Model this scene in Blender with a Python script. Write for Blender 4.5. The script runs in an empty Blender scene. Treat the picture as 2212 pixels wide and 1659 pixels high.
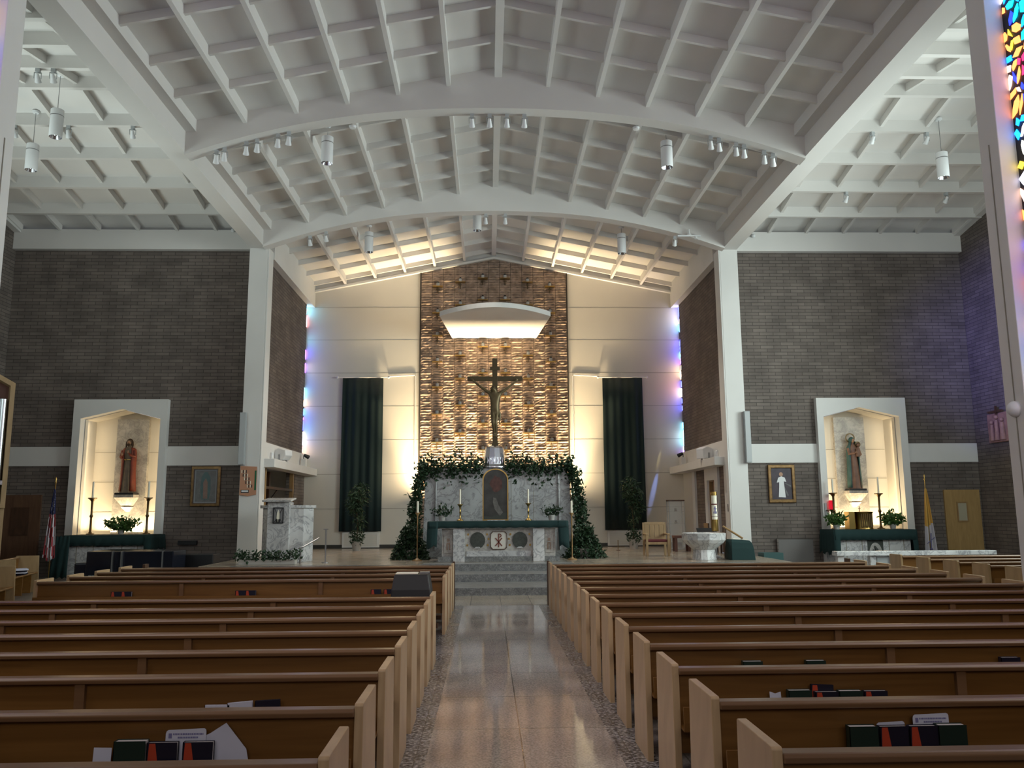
import bpy, bmesh, math, random
from mathutils import Vector, Matrix, Euler, noise
random.seed(7)
PI = math.pi
sc = bpy.context.scene
col = sc.collection

# ------------------------------------------------------------------ camera
CAM = Vector((-0.265, 0.0, 1.8))
cam_data = bpy.data.cameras.new('camera')
cam_data.sensor_width = 36.0
cam_data.lens = 1767.0 / 2212.0 * 36.0
cam_data.clip_end = 200
cam = bpy.data.objects.new('camera', cam_data)
col.objects.link(cam)
yaw, pitch, roll = math.radians(1.7606), math.radians(8.842), math.radians(-0.3673)
fwd = Vector((math.sin(yaw) * math.cos(pitch), math.cos(yaw) * math.cos(pitch), math.sin(pitch)))
rgt = Vector((math.cos(yaw), -math.sin(yaw), 0))
upv = rgt.cross(fwd)
r2 = rgt * math.cos(roll) + upv * math.sin(roll)
u2 = r2.cross(fwd)
M = Matrix((r2, u2, -fwd)).transposed().to_4x4()
M.translation = CAM
cam.matrix_world = M
sc.camera = cam

# ------------------------------------------------------------------ view, world
sc.view_settings.view_transform = 'Standard'
sc.view_settings.look = 'None'
sc.view_settings.gamma = 1.0
sc.view_settings.use_curve_mapping = False
sc.view_settings.exposure = 0.12
sc.cycles.use_denoising = True
sc.cycles.max_bounces = 8
sc.cycles.diffuse_bounces = 5
sc.cycles.glossy_bounces = 4
sc.cycles.sample_clamp_indirect = 6.0
world = bpy.data.worlds.new('world')
world.use_nodes = True
world.node_tree.nodes['Background'].inputs[0].default_value = (0.75, 0.85, 1.0, 1)
world.node_tree.nodes['Background'].inputs[1].default_value = 0.3
sc.world = world

# ------------------------------------------------------------------ lights
def area(name, loc, rot, sx, sy, power, color, spread=180):
    d = bpy.data.lights.new(name, 'AREA')
    d.shape = 'RECTANGLE'; d.size = sx; d.size_y = sy; d.energy = power; d.color = color
    d.spread = math.radians(spread)
    o = bpy.data.objects.new(name, d); col.objects.link(o)
    o.location = loc; o.rotation_euler = rot
    return o
def aim(o, target):
    d = Vector(target) - o.location
    o.rotation_euler = d.to_track_quat('-Z', 'Y').to_euler()
def spot(name, loc, target, power, color, angle, blend=0.5, radius=0.05):
    d = bpy.data.lights.new(name, 'SPOT'); d.energy = power; d.color = color
    d.spot_size = math.radians(angle); d.spot_blend = blend; d.shadow_soft_size = radius
    o = bpy.data.objects.new(name, d); col.objects.link(o); o.location = loc
    aim(o, target)
    return o

WARM = (1.0, 0.76, 0.44)
COOL = (0.86, 1.0, 0.96)
FILL = (1.0, 0.96, 0.93)
# daylight through the transept side windows (x = -14.6 and x = +14.6, hidden behind the nave columns)
l = area('transept_daylight', (-14.45, 16.8, 5.8), (0, 0, 0), 6.0, 5.0, 310, COOL, 110); aim(l, (-8.5, 17.6, 12.4))
l = area('transept_daylight', (14.45, 16.4, 5.8), (0, 0, 0), 6.0, 5.0, 900, COOL, 128); aim(l, (0, 17.6, 5.2))
# added fill lights for the transept back walls, no windows behind them
for s_, p_ in ((-1, 90), (1, 225)):
    l = area('transept_front_daylight', (s_ * 11.2, 11.0, 6.2), (0, 0, 0), 5.0, 4.5, p_, COOL, 140); aim(l, (s_ * 10.6, 24.0, 7.2))
# daylight through the nave side windows
for s_ in (-1, 1):
    l = area('nave_daylight', (s_ * 6.9, 6.0, 6.4), (0, 0, 0), 7.0, 5.5, 135, (1.0, 0.93, 0.89), 105); aim(l, (-s_ * 1.5, 12.0, 0.5))
# added soft fill from behind the camera; the rear wall is solid
l = area('rear_daylight', (0, -8.0, 7.0), (0, 0, 0), 11.0, 4.0, 230, FILL, 150); aim(l, (0, 20, 3.0))
# uplights behind the altar screen: a narrow cove beam up to the ceiling and a wash onto the brick wall
l = area('cove_beam', (0, 29.85, 2.3), (0, 0, 0), 3.4, 0.2, 34, WARM, 34); aim(l, (0, 30.0, 9.0))
l = area('wall_wash', (0, 29.7, 1.3), (0, 0, 0), 5.6, 0.15, 570, WARM, 58); aim(l, (0, 30.05, 3.2))
for s in (-1, 1):
    l = area('cove_beam', (s * 2.9, 29.9, 2.4), (0, 0, 0), 1.2, 0.2, 50, WARM, 50); aim(l, (s * 4.3, 30.1, 10.0))
for x, z in ((-4.07, 10.0), (-0.58, 10.75), (4.12, 10.0)):
    spot('pendant_glow', (x, 25.5, z), (x, 24.6, 0), 700, (1.0, 0.92, 0.80), 84, 0.8, 0.1)
for s in (-1, 1):
    l = area('wall_wash', (s * 2.75, 29.7, 2.9), (0, 0, 0), 0.3, 0.3, 34, WARM, 170); aim(l, (s * 3.2, 30.5, 3.9))
    # lamps in the statue niches: floor of the niche and behind the frame head
    l = area('niche_uplight', (s * 11.12, 25.15, 1.25), (0, 0, 0), 1.9, 0.3, 52, WARM, 160); aim(l, (s * 11.12, 25.1, 5))
    for t in (-1, 1):
        l = area('niche_sidelight', (s * 11.12 + t * 1.08, 24.82, 2.9), (0, 0, 0), 0.06, 3.2, 7, WARM, 150); aim(l, (s * 11.12 + t * 0.9, 25.4, 2.9))
# added blue spot beside the left nave glass, tints the right transept corner
spot('glass_glow', (-6.8, 6.2, 7.0), (14.6, 22.6, 6.6), 22000, (0.22, 0.22, 1.0), 15, 1.0, 0.3)
# sun beams through single pieces of the chancel glass
spot('sun_streak', (6.95, 29.95, 6.6), (5.92, 30.5, 2.55), 3000, (0.25, 0.38, 1.0), 3.2, 0.9, 0.02)
spot('sun_streak', (6.95, 30.1, 6.6), (6.15, 30.5, 3.7), 600, (1.0, 0.85, 0.4), 2.4, 1.0, 0.02)

# ------------------------------------------------------------------ materials
MATS = {}
def _mat(name):
    m = bpy.data.materials.new(name); m.use_nodes = True
    nt = m.node_tree; b = nt.nodes['Principled BSDF']
    MATS[name] = m
    return m, nt, b
def N(nt, t, **kw):
    n = nt.nodes.new(t)
    for k, v in kw.items():
        if k in n.inputs.keys(): n.inputs[k].default_value = v
        else: setattr(n, k, v)
    return n
def plain(name, c, rough=0.6, metal=0.0, var=0.0, scale=3.0, bump=0.0, bscale=40, emit=None, es=1.0):
    m, nt, b = _mat(name)
    b.inputs['Base Color'].default_value = (*c, 1); b.inputs['Roughness'].default_value = rough
    b.inputs['Metallic'].default_value = metal
    tc = N(nt, 'ShaderNodeTexCoord')
    if var > 0:
        nz = N(nt, 'ShaderNodeTexNoise', Scale=scale, Detail=4.0)
        nt.links.new(tc.outputs['Object'], nz.inputs['Vector'])
        cr = N(nt, 'ShaderNodeValToRGB')
        cr.color_ramp.elements[0].position = 0.3; cr.color_ramp.elements[1].position = 0.7
        cr.color_ramp.elements[0].color = (*[x * (1 - var) for x in c], 1)
        cr.color_ramp.elements[1].color = (*[min(1, x * (1 + var)) for x in c], 1)
        nt.links.new(nz.outputs['Fac'], cr.inputs['Fac']); nt.links.new(cr.outputs['Color'], b.inputs['Base Color'])
    if bump > 0:
        nz = N(nt, 'ShaderNodeTexNoise', Scale=bscale, Detail=3.0)
        nt.links.new(tc.outputs['Object'], nz.inputs['Vector'])
        bp = N(nt, 'ShaderNodeBump', Strength=bump, Distance=0.01)
        nt.links.new(nz.outputs['Fac'], bp.inputs['Height']); nt.links.new(bp.outputs['Normal'], b.inputs['Normal'])
    if emit:
        b.inputs['Emission Color'].default_value = (*emit, 1); b.inputs['Emission Strength'].default_value = es
    return m
def mapped(nt, axes):
    tc = N(nt, 'ShaderNodeTexCoord'); s = N(nt, 'ShaderNodeSeparateXYZ'); c = N(nt, 'ShaderNodeCombineXYZ')
    nt.links.new(tc.outputs['Object'], s.inputs[0])
    for i, a in enumerate(axes):
        nt.links.new(s.outputs['XYZ'.index(a)], c.inputs[i])
    return c.outputs[0], tc
def brick(name, axes, c1, c2, mortar, w=0.42, h=0.105, bump=0.5, var=0.25):
    m, nt, b = _mat(name)
    vec, tc = mapped(nt, axes)
    br = N(nt, 'ShaderNodeTexBrick', Scale=1.0)
    br.inputs['Color1'].default_value = (*c1, 1); br.inputs['Color2'].default_value = (*c2, 1)
    br.inputs['Mortar'].default_value = (*mortar, 1)
    br.inputs['Mortar Size'].default_value = 0.008; br.inputs['Brick Width'].default_value = w
    br.inputs['Row Height'].default_value = h
    nt.links.new(vec, br.inputs['Vector'])
    nz = N(nt, 'ShaderNodeTexNoise', Scale=1.3, Detail=6.0)
    nt.links.new(tc.outputs['Object'], nz.inputs['Vector'])
    mr = N(nt, 'ShaderNodeMapRange'); mr.inputs['To Min'].default_value = 1 - var; mr.inputs['To Max'].default_value = 1 + var
    mr.inputs['From Min'].default_value = 0.3; mr.inputs['From Max'].default_value = 0.7
    nt.links.new(nz.outputs['Fac'], mr.inputs['Value'])
    mx = N(nt, 'ShaderNodeVectorMath', operation='SCALE')
    nt.links.new(br.outputs['Color'], mx.inputs[0]); nt.links.new(mr.outputs['Result'], mx.inputs['Scale'])
    nt.links.new(mx.outputs['Vector'], b.inputs['Base Color'])
    b.inputs['Roughness'].default_value = 0.85
    bp = N(nt, 'ShaderNodeBump', Strength=bump, Distance=0.02)
    inv = N(nt, 'ShaderNodeMath', operation='SUBTRACT'); inv.inputs[0].default_value = 1.0
    nt.links.new(br.outputs['Fac'], inv.inputs[1]); nt.links.new(inv.outputs[0], bp.inputs['Height'])
    nt.links.new(bp.outputs['Normal'], b.inputs['Normal'])
    return m
def wood(name, c1, c2, rough=0.4, scale=(1, 1, 14), spec=0.5):
    m, nt, b = _mat(name)
    tc = N(nt, 'ShaderNodeTexCoord'); mp = N(nt, 'ShaderNodeMapping'); mp.inputs['Scale'].default_value = scale
    nz = N(nt, 'ShaderNodeTexNoise', Scale=1.6, Detail=5.0, Distortion=1.2)
    cr = N(nt, 'ShaderNodeValToRGB'); cr.color_ramp.elements[0].position = 0.3; cr.color_ramp.elements[1].position = 0.72
    cr.color_ramp.elements[0].color = (*c1, 1); cr.color_ramp.elements[1].color = (*c2, 1)
    nt.links.new(tc.outputs['Object'], mp.inputs['Vector']); nt.links.new(mp.outputs[0], nz.inputs['Vector'])
    nt.links.new(nz.outputs['Fac'], cr.inputs['Fac']); nt.links.new(cr.outputs['Color'], b.inputs['Base Color'])
    b.inputs['Roughness'].default_value = rough; b.inputs['Specular IOR Level'].default_value = spec
    return m
def marble(name, base, vein, scale=1.6, rough=0.18, w=0.06, seams=None):
    m, nt, b = _mat(name)
    tc = N(nt, 'ShaderNodeTexCoord')
    n1 = N(nt, 'ShaderNodeTexNoise', Scale=scale, Detail=8.0, Roughness=0.6, Distortion=1.6)
    n2 = N(nt, 'ShaderNodeTexNoise', Scale=scale * 0.6, Detail=4.0)
    nt.links.new(tc.outputs['Object'], n1.inputs['Vector']); nt.links.new(tc.outputs['Object'], n2.inputs['Vector'])
    cr = N(nt, 'ShaderNodeValToRGB'); e = cr.color_ramp.elements
    e[0].position = 0.0; e[0].color = (*base, 1); e[1].position = 1.0; e[1].color = (*base, 1)
    a = e.new(0.5 - w); a.color = (*base, 1); a = e.new(0.5); a.color = (*vein, 1); a = e.new(0.5 + w * 0.6); a.color = (*base, 1)
    nt.links.new(n1.outputs['Fac'], cr.inputs['Fac'])
    cr2 = N(nt, 'ShaderNodeValToRGB'); cr2.color_ramp.elements[0].color = (0.62, 0.62, 0.62, 1); cr2.color_ramp.elements[0].position = 0.35
    cr2.color_ramp.elements[1].color = (1, 1, 1, 1); cr2.color_ramp.elements[1].position = 0.62
    nt.links.new(n2.outputs['Fac'], cr2.inputs['Fac'])
    mx = N(nt, 'ShaderNodeMix', data_type='RGBA', blend_type='MULTIPLY'); mx.inputs['Factor'].default_value = 0.8
    nt.links.new(cr.outputs['Color'], mx.inputs['A']); nt.links.new(cr2.outputs['Color'], mx.inputs['B'])
    nt.links.new(mx.outputs['Result'], b.inputs['Base Color']); b.inputs['Roughness'].default_value = rough
    return m
def terrazzo(name, c, dark, light, rough=0.16, tile=(1.5, 1.5), speck=60, amount=0.5, line=0.006):
    m, nt, b = _mat(name)
    tc = N(nt, 'ShaderNodeTexCoord')
    nz = N(nt, 'ShaderNodeTexNoise', Scale=speck, Detail=2.0)
    nt.links.new(tc.outputs['Object'], nz.inputs['Vector'])
    cr = N(nt, 'ShaderNodeValToRGB'); e = cr.color_ramp.elements
    e[0].position = 0.36; e[0].color = (*dark, 1); e[1].position = 0.66; e[1].color = (*light, 1)
    a = e.new(0.5); a.color = (*c, 1)
    nt.links.new(nz.outputs['Fac'], cr.inputs['Fac'])
    br = N(nt, 'ShaderNodeTexBrick', Scale=1.0, offset=0.0)
    br.inputs['Color1'].default_value = (1, 1, 1, 1); br.inputs['Color2'].default_value = (0.86, 0.86, 0.86, 1)
    br.inputs['Mortar'].default_value = (0.35, 0.33, 0.3, 1)
    br.inputs['Mortar Size'].default_value = line; br.inputs['Brick Width'].default_value = tile[0]; br.inputs['Row Height'].default_value = tile[1]
    nt.links.new(tc.outputs['Object'], br.inputs['Vector'])
    mx = N(nt, 'ShaderNodeMix', data_type='RGBA', blend_type='MULTIPLY'); mx.inputs['Factor'].default_value = 1.0
    nt.links.new(cr.outputs['Color'], mx.inputs['A']); nt.links.new(br.outputs['Color'], mx.inputs['B'])
    nt.links.new(mx.outputs['Result'], b.inputs['Base Color'])
    n3 = N(nt, 'ShaderNodeTexNoise', Scale=1.2, Detail=5.0)
    nt.links.new(tc.outputs['Object'], n3.inputs['Vector'])
    mr = N(nt, 'ShaderNodeMapRange'); mr.inputs['To Min'].default_value = rough * 0.7; mr.inputs['To Max'].default_value = rough * 1.4
    nt.links.new(n3.outputs['Fac'], mr.inputs['Value']); nt.links.new(mr.outputs['Result'], b.inputs['Roughness'])
    n4 = N(nt, 'ShaderNodeTexNoise', Scale=9.0, Detail=2.0)
    nt.links.new(tc.outputs['Object'], n4.inputs['Vector'])
    bp = N(nt, 'ShaderNodeBump', Strength=0.015, Distance=0.02)
    nt.links.new(n4.outputs['Fac'], bp.inputs['Height']); nt.links.new(bp.outputs['Normal'], b.inputs['Normal'])
    return m
def stained(name, axes, scale, strength, lead=0.08, stretch=(1, 1), hues=None):
    m, nt, b = _mat(name)
    vec, tc = mapped(nt, axes)
    mp = N(nt, 'ShaderNodeMapping'); mp.inputs['Scale'].default_value = (stretch[0], stretch[1], 1)
    mp.inputs['Rotation'].default_value = (0, 0, 0.5)
    nt.links.new(vec, mp.inputs['Vector'])
    nz = N(nt, 'ShaderNodeTexNoise', Scale=1.5, Detail=2.0)
    nt.links.new(mp.outputs[0], nz.inputs['Vector'])
    ad = N(nt, 'ShaderNodeVectorMath', operation='MULTIPLY_ADD')
    ad.inputs[1].default_value = (0.35, 0.35, 0.0)
    nt.links.new(nz.outputs['Color'], ad.inputs[0]); nt.links.new(mp.outputs[0], ad.inputs[2])
    v1 = N(nt, 'ShaderNodeTexVoronoi', Scale=scale, feature='F1'); v2 = N(nt, 'ShaderNodeTexVoronoi', Scale=scale, feature='DISTANCE_TO_EDGE')
    nt.links.new(ad.outputs[0], v1.inputs['Vector']); nt.links.new(ad.outputs[0], v2.inputs['Vector'])
    sp = N(nt, 'ShaderNodeSeparateColor'); nt.links.new(v1.outputs['Color'], sp.inputs[0])
    cr = N(nt, 'ShaderNodeValToRGB'); cr.color_ramp.interpolation = 'CONSTANT'
    hues = hues or [(0.0, (0.01, 0.02, 0.75)), (0.2, (0.02, 0.25, 0.95)), (0.36, (0.0, 0.55, 0.9)), (0.48, (1.0, 0.28, 0.08)),
                    (0.58, (0.95, 0.95, 0.75)), (0.7, (1.0, 0.55, 0.45)), (0.78, (0.9, 0.85, 1.0)), (0.86, (1.0, 0.7, 0.02)), (0.92, (0.75, 0.02, 0.1)), (0.96, (0.35, 0.1, 0.8))]
    e = cr.color_ramp.elements
    e[0].position = 0; e[0].color = (*hues[0][1], 1); e[1].position = hues[1][0]; e[1].color = (*hues[1][1], 1)
    for p, c in hues[2:]:
        a = e.new(p); a.color = (*c, 1)
    nt.links.new(sp.outputs[0], cr.inputs['Fac'])
    # lead / concrete between the pieces; some cells stay solid
    th = N(nt, 'ShaderNodeMath', operation='MULTIPLY_ADD'); th.inputs[1].default_value = lead * 1.6; th.inputs[2].default_value = lead * 0.5
    nt.links.new(sp.outputs[1], th.inputs[0])
    gt = N(nt, 'ShaderNodeMath', operation='GREATER_THAN')
    nt.links.new(v2.outputs['Distance'], gt.inputs[0]); nt.links.new(th.outputs[0], gt.inputs[1])
    g2 = N(nt, 'ShaderNodeMath', operation='LESS_THAN'); g2.inputs[1].default_value = 0.8
    nt.links.new(sp.outputs[2], g2.inputs[0])
    ml = N(nt, 'ShaderNodeMath', operation='MULTIPLY'); nt.links.new(gt.outputs[0], ml.inputs[0]); nt.links.new(g2.outputs[0], ml.inputs[1])
    ms = N(nt, 'ShaderNodeMath', operation='MULTIPLY'); ms.inputs[1].default_value = strength; nt.links.new(ml.outputs[0], ms.inputs[0])
    b.inputs['Base Color'].default_value = (0.012, 0.011, 0.014, 1); b.inputs['Roughness'].default_value = 0.4
    nt.links.new(cr.outputs['Color'], b.inputs['Emission Color']); nt.links.new(ms.outputs[0], b.inputs['Emission Strength'])
    return m

plain('white_paint', (0.68, 0.67, 0.65), 0.6, var=0.04, scale=0.8)
plain('ceiling_paint', (0.66, 0.64, 0.62), 0.7, var=0.04, scale=0.6)
plain('cream_wall', (0.62, 0.59, 0.53), 0.65, var=0.03, scale=0.5, bump=0.15, bscale=6)
plain('seam_line', (0.28, 0.26, 0.22), 0.8)
BR1, BR2, BRM = (0.165, 0.136, 0.120), (0.12, 0.098, 0.086), (0.062, 0.052, 0.046)
brick('brick_front', 'XZY', BR1, BR2, BRM)
brick('brick_side', 'YZX', BR1, BR2, BRM)
brick('brick_sanctuary', 'YZX', (0.13, 0.104, 0.094), (0.092, 0.074, 0.067), (0.045, 0.038, 0.034))
plain('rough_brick', (0.32, 0.238, 0.188), 0.9, var=0.35, scale=5.0, bump=0.9, bscale=28)
MATS['rough_brick'].node_tree.nodes['Principled BSDF'].inputs['Specular IOR Level'].default_value = 0.12
plain('dark_mortar', (0.03, 0.024, 0.02), 0.95)
wood('pew_wood', (0.14, 0.060, 0.012), (0.20, 0.092, 0.022), 0.36, (0.5, 3, 9))
wood('pew_end_wood', (0.42, 0.28, 0.155), (0.52, 0.36, 0.21), 0.36, (6, 3, 1))
wood('pew_rail_wood', (0.15, 0.078, 0.038), (0.20, 0.11, 0.056), 0.28, (0.5, 5, 5))
wood('oak', (0.27, 0.175, 0.085), (0.36, 0.24, 0.125), 0.4, (4, 4, 1))
wood('door_wood', (0.26, 0.15, 0.06), (0.34, 0.21, 0.09), 0.4, (8, 8, 1))
wood('orange_door', (0.42, 0.16, 0.03), (0.55, 0.24, 0.05), 0.35, (8, 8, 1))
wood('dark_wood', (0.05, 0.025, 0.015), (0.10, 0.05, 0.028), 0.35, (4, 4, 1))
marble('marble', (0.66, 0.66, 0.66), (0.36, 0.36, 0.38), 2.2, 0.18, 0.045)
marble('marble_fine', (0.56, 0.54, 0.50), (0.42, 0.40, 0.38), 4.0, 0.25, 0.10)
marble('marble_grey', (0.44, 0.45, 0.46), (0.26, 0.26, 0.27), 2.0, 0.2, 0.05)
marble('granite', (0.27, 0.28, 0.27), (0.13, 0.13, 0.14), 14.0, 0.3, 0.12)
terrazzo('floor_terrazzo', (0.44, 0.38, 0.34), (0.30, 0.26, 0.24), (0.58, 0.51, 0.45), 0.075, (1.44, 1.2))
terrazzo('floor_dark', (0.20, 0.185, 0.18), (0.05, 0.045, 0.045), (0.52, 0.48, 0.46), 0.25, (0.8, 9.2), 34, line=0.003)
terrazzo('platform_tile', (0.36, 0.31, 0.25), (0.27, 0.23, 0.18), (0.44, 0.38, 0.30), 0.2, (0.6, 0.6))
terrazzo('floor_pew', (0.20, 0.18, 0.16), (0.15, 0.13, 0.12), (0.26, 0.23, 0.21), 0.35, (0.6, 0.6))
plain('green_cloth', (0.007, 0.030, 0.030), 0.9, bump=0.2, bscale=60)
plain('green_curtain', (0.004, 0.017, 0.018), 0.9)
plain('black', (0.008, 0.008, 0.010), 0.45)
plain('piano_black', (0.010, 0.012, 0.020), 0.18)
plain('dark_base', (0.035, 0.035, 0.032), 0.5)
plain('brass', (0.45, 0.30, 0.10), 0.3, 1.0)
plain('dark_bronze', (0.14, 0.09, 0.04), 0.4, 0.8)
plain('cross_bronze', (0.075, 0.052, 0.022), 0.55, 0.3)
plain('corpus_bronze', (0.13, 0.095, 0.045), 0.42, 0.5, var=0.15, scale=8)
plain('silver', (0.62, 0.62, 0.66), 0.22, 1.0)
plain('steel', (0.35, 0.35, 0.36), 0.35, 0.9)
plain('pipe_metal', (0.62, 0.66, 0.70), 0.3, 0.9)
plain('lamp_white', (0.72, 0.73, 0.74), 0.4)
plain('candle_wax', (0.85, 0.80, 0.66), 0.5)
plain('leaf', (0.014, 0.042, 0.014), 0.6, var=0.4, scale=9)
plain('leaf_light', (0.05, 0.12, 0.02), 0.5, var=0.4, scale=9)
plain('stem', (0.08, 0.06, 0.03), 0.8)
plain('pot', (0.45, 0.43, 0.40), 0.5)
plain('paper', (0.55, 0.55, 0.66), 0.7)
plain('page_edge', (0.60, 0.56, 0.56), 0.8)
plain('book_green', (0.006, 0.02, 0.014), 0.4)
plain('book_black', (0.008, 0.008, 0.02), 0.35)
plain('book_red', (0.42, 0.05, 0.02), 0.4)
plain('ink', (0.16, 0.15, 0.30), 0.7)
plain('burgundy', (0.10, 0.012, 0.015), 0.8)
plain('door_glass', (0.42, 0.38, 0.28), 0.2)
MATS['floor_terrazzo'].node_tree.nodes['Principled BSDF'].inputs['Specular IOR Level'].default_value = 0.85
plain('dark_roundel', (0.045, 0.052, 0.045), 0.35, var=0.3, scale=14)
plain('book_red_dark', (0.16, 0.03, 0.015), 0.4)
plain('painting_dark', (0.035, 0.035, 0.032), 0.35, var=0.5, scale=3.5)
plain('paint_red', (0.075, 0.028, 0.022), 0.4, var=0.4, scale=10)
plain('paint_pale', (0.12, 0.115, 0.105), 0.4, var=0.3, scale=12)
plain('paint_green', (0.04, 0.048, 0.04), 0.4)
plain('peach', (0.50, 0.25, 0.15), 0.7)
plain('green_card', (0.01, 0.11, 0.045), 0.6)
plain('steel_paint', (0.36, 0.38, 0.39), 0.5)
plain('lamp_grey', (0.42, 0.44, 0.45), 0.5)
plain('burgundy_wood', (0.12, 0.045, 0.03), 0.4)
plain('statue_robe', (0.15, 0.115, 0.08), 0.55, var=0.25, scale=6)
plain('statue_skin', (0.42, 0.24, 0.15), 0.5)
plain('dark_hair', (0.05, 0.025, 0.012), 0.6)
plain('red_robe', (0.20, 0.035, 0.018), 0.5, var=0.2, scale=6)
plain('statue_rose', (0.22, 0.12, 0.085), 0.55, var=0.2, scale=6)
plain('statue_blue', (0.04, 0.11, 0.11), 0.55, var=0.2, scale=6)
plain('red_glass', (0.6, 0.01, 0.02), 0.15, emit=(1.0, 0.02, 0.05), es=0.5)
plain('flame', (1, 0.5, 0.2), 0.5, emit=(1.0, 0.45, 0.2), es=12)
plain('gilt', (0.20, 0.115, 0.045), 0.35, 0.6, var=0.3, scale=12)
plain('pic_border', (0.24, 0.25, 0.27), 0.6)
plain('pic_grey', (0.12, 0.12, 0.12), 0.6, var=0.25, scale=8)
plain('pic_dark', (0.035, 0.022, 0.035), 0.5, var=0.5, scale=4)
plain('flag_red', (0.30, 0.03, 0.04), 0.8)
plain('flag_white', (0.55, 0.52, 0.56), 0.8)
plain('flag_blue', (0.02, 0.025, 0.09), 0.8)
plain('flag_yellow', (0.62, 0.36, 0.08), 0.8)
wood('door_yellow', (0.34, 0.21, 0.08), (0.42, 0.27, 0.11), 0.4, (8, 8, 1))
wood('door_dark', (0.10, 0.05, 0.03), (0.15, 0.08, 0.045), 0.4, (8, 8, 1))
plain('grey_panel', (0.16, 0.15, 0.145), 0.7)
plain('teal', (0.03, 0.08, 0.08), 0.7)
plain('relief_clay', (0.30, 0.17, 0.13), 0.7, var=0.2, scale=8)
def glassy(name, alpha, rough=0.05):
    m, nt, b = _mat(name)
    b.inputs['Base Color'].default_value = (0.8, 0.85, 0.85, 1); b.inputs['Roughness'].default_value = rough; b.inputs['Alpha'].default_value = alpha
    b.inputs['Specular IOR Level'].default_value = 0.8
glassy('glass_pane', 0.22); glassy('picture_glass', 0.05)
plain('lead_panel', (0.012, 0.011, 0.016), 0.5)
GLASS = [((0.01, 0.03, 0.8), 3.2), ((0.0, 0.22, 0.95), 3.6), ((0.0, 0.6, 0.9), 3.2), ((1.0, 0.25, 0.06), 3.0), ((0.95, 0.97, 0.8), 3.6), ((1.0, 0.55, 0.42), 3.2), ((0.75, 0.72, 1.0), 3.2), ((1.0, 0.68, 0.03), 3.4), ((0.8, 0.02, 0.12), 2.6), ((0.6, 0.95, 0.8), 3.2)]
for gi, (gc, gs) in enumerate(GLASS): plain('glass_%d' % gi, (0.1, 0.1, 0.1), 0.2, emit=gc, es=gs * 1.05)
stained('chancel_glass', 'YZX', 3.0, 8.0, 0.03, (1.0, 0.8), [(0.0, (0.08, 0.1, 0.9)), (0.25, (0.1, 0.35, 0.9)), (0.4, (0.2, 0.6, 0.85)), (0.5, (0.9, 0.3, 0.35)), (0.62, (0.8, 0.75, 0.9)), (0.75, (0.35, 0.12, 0.9)), (0.88, (0.9, 0.65, 0.5))])

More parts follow.
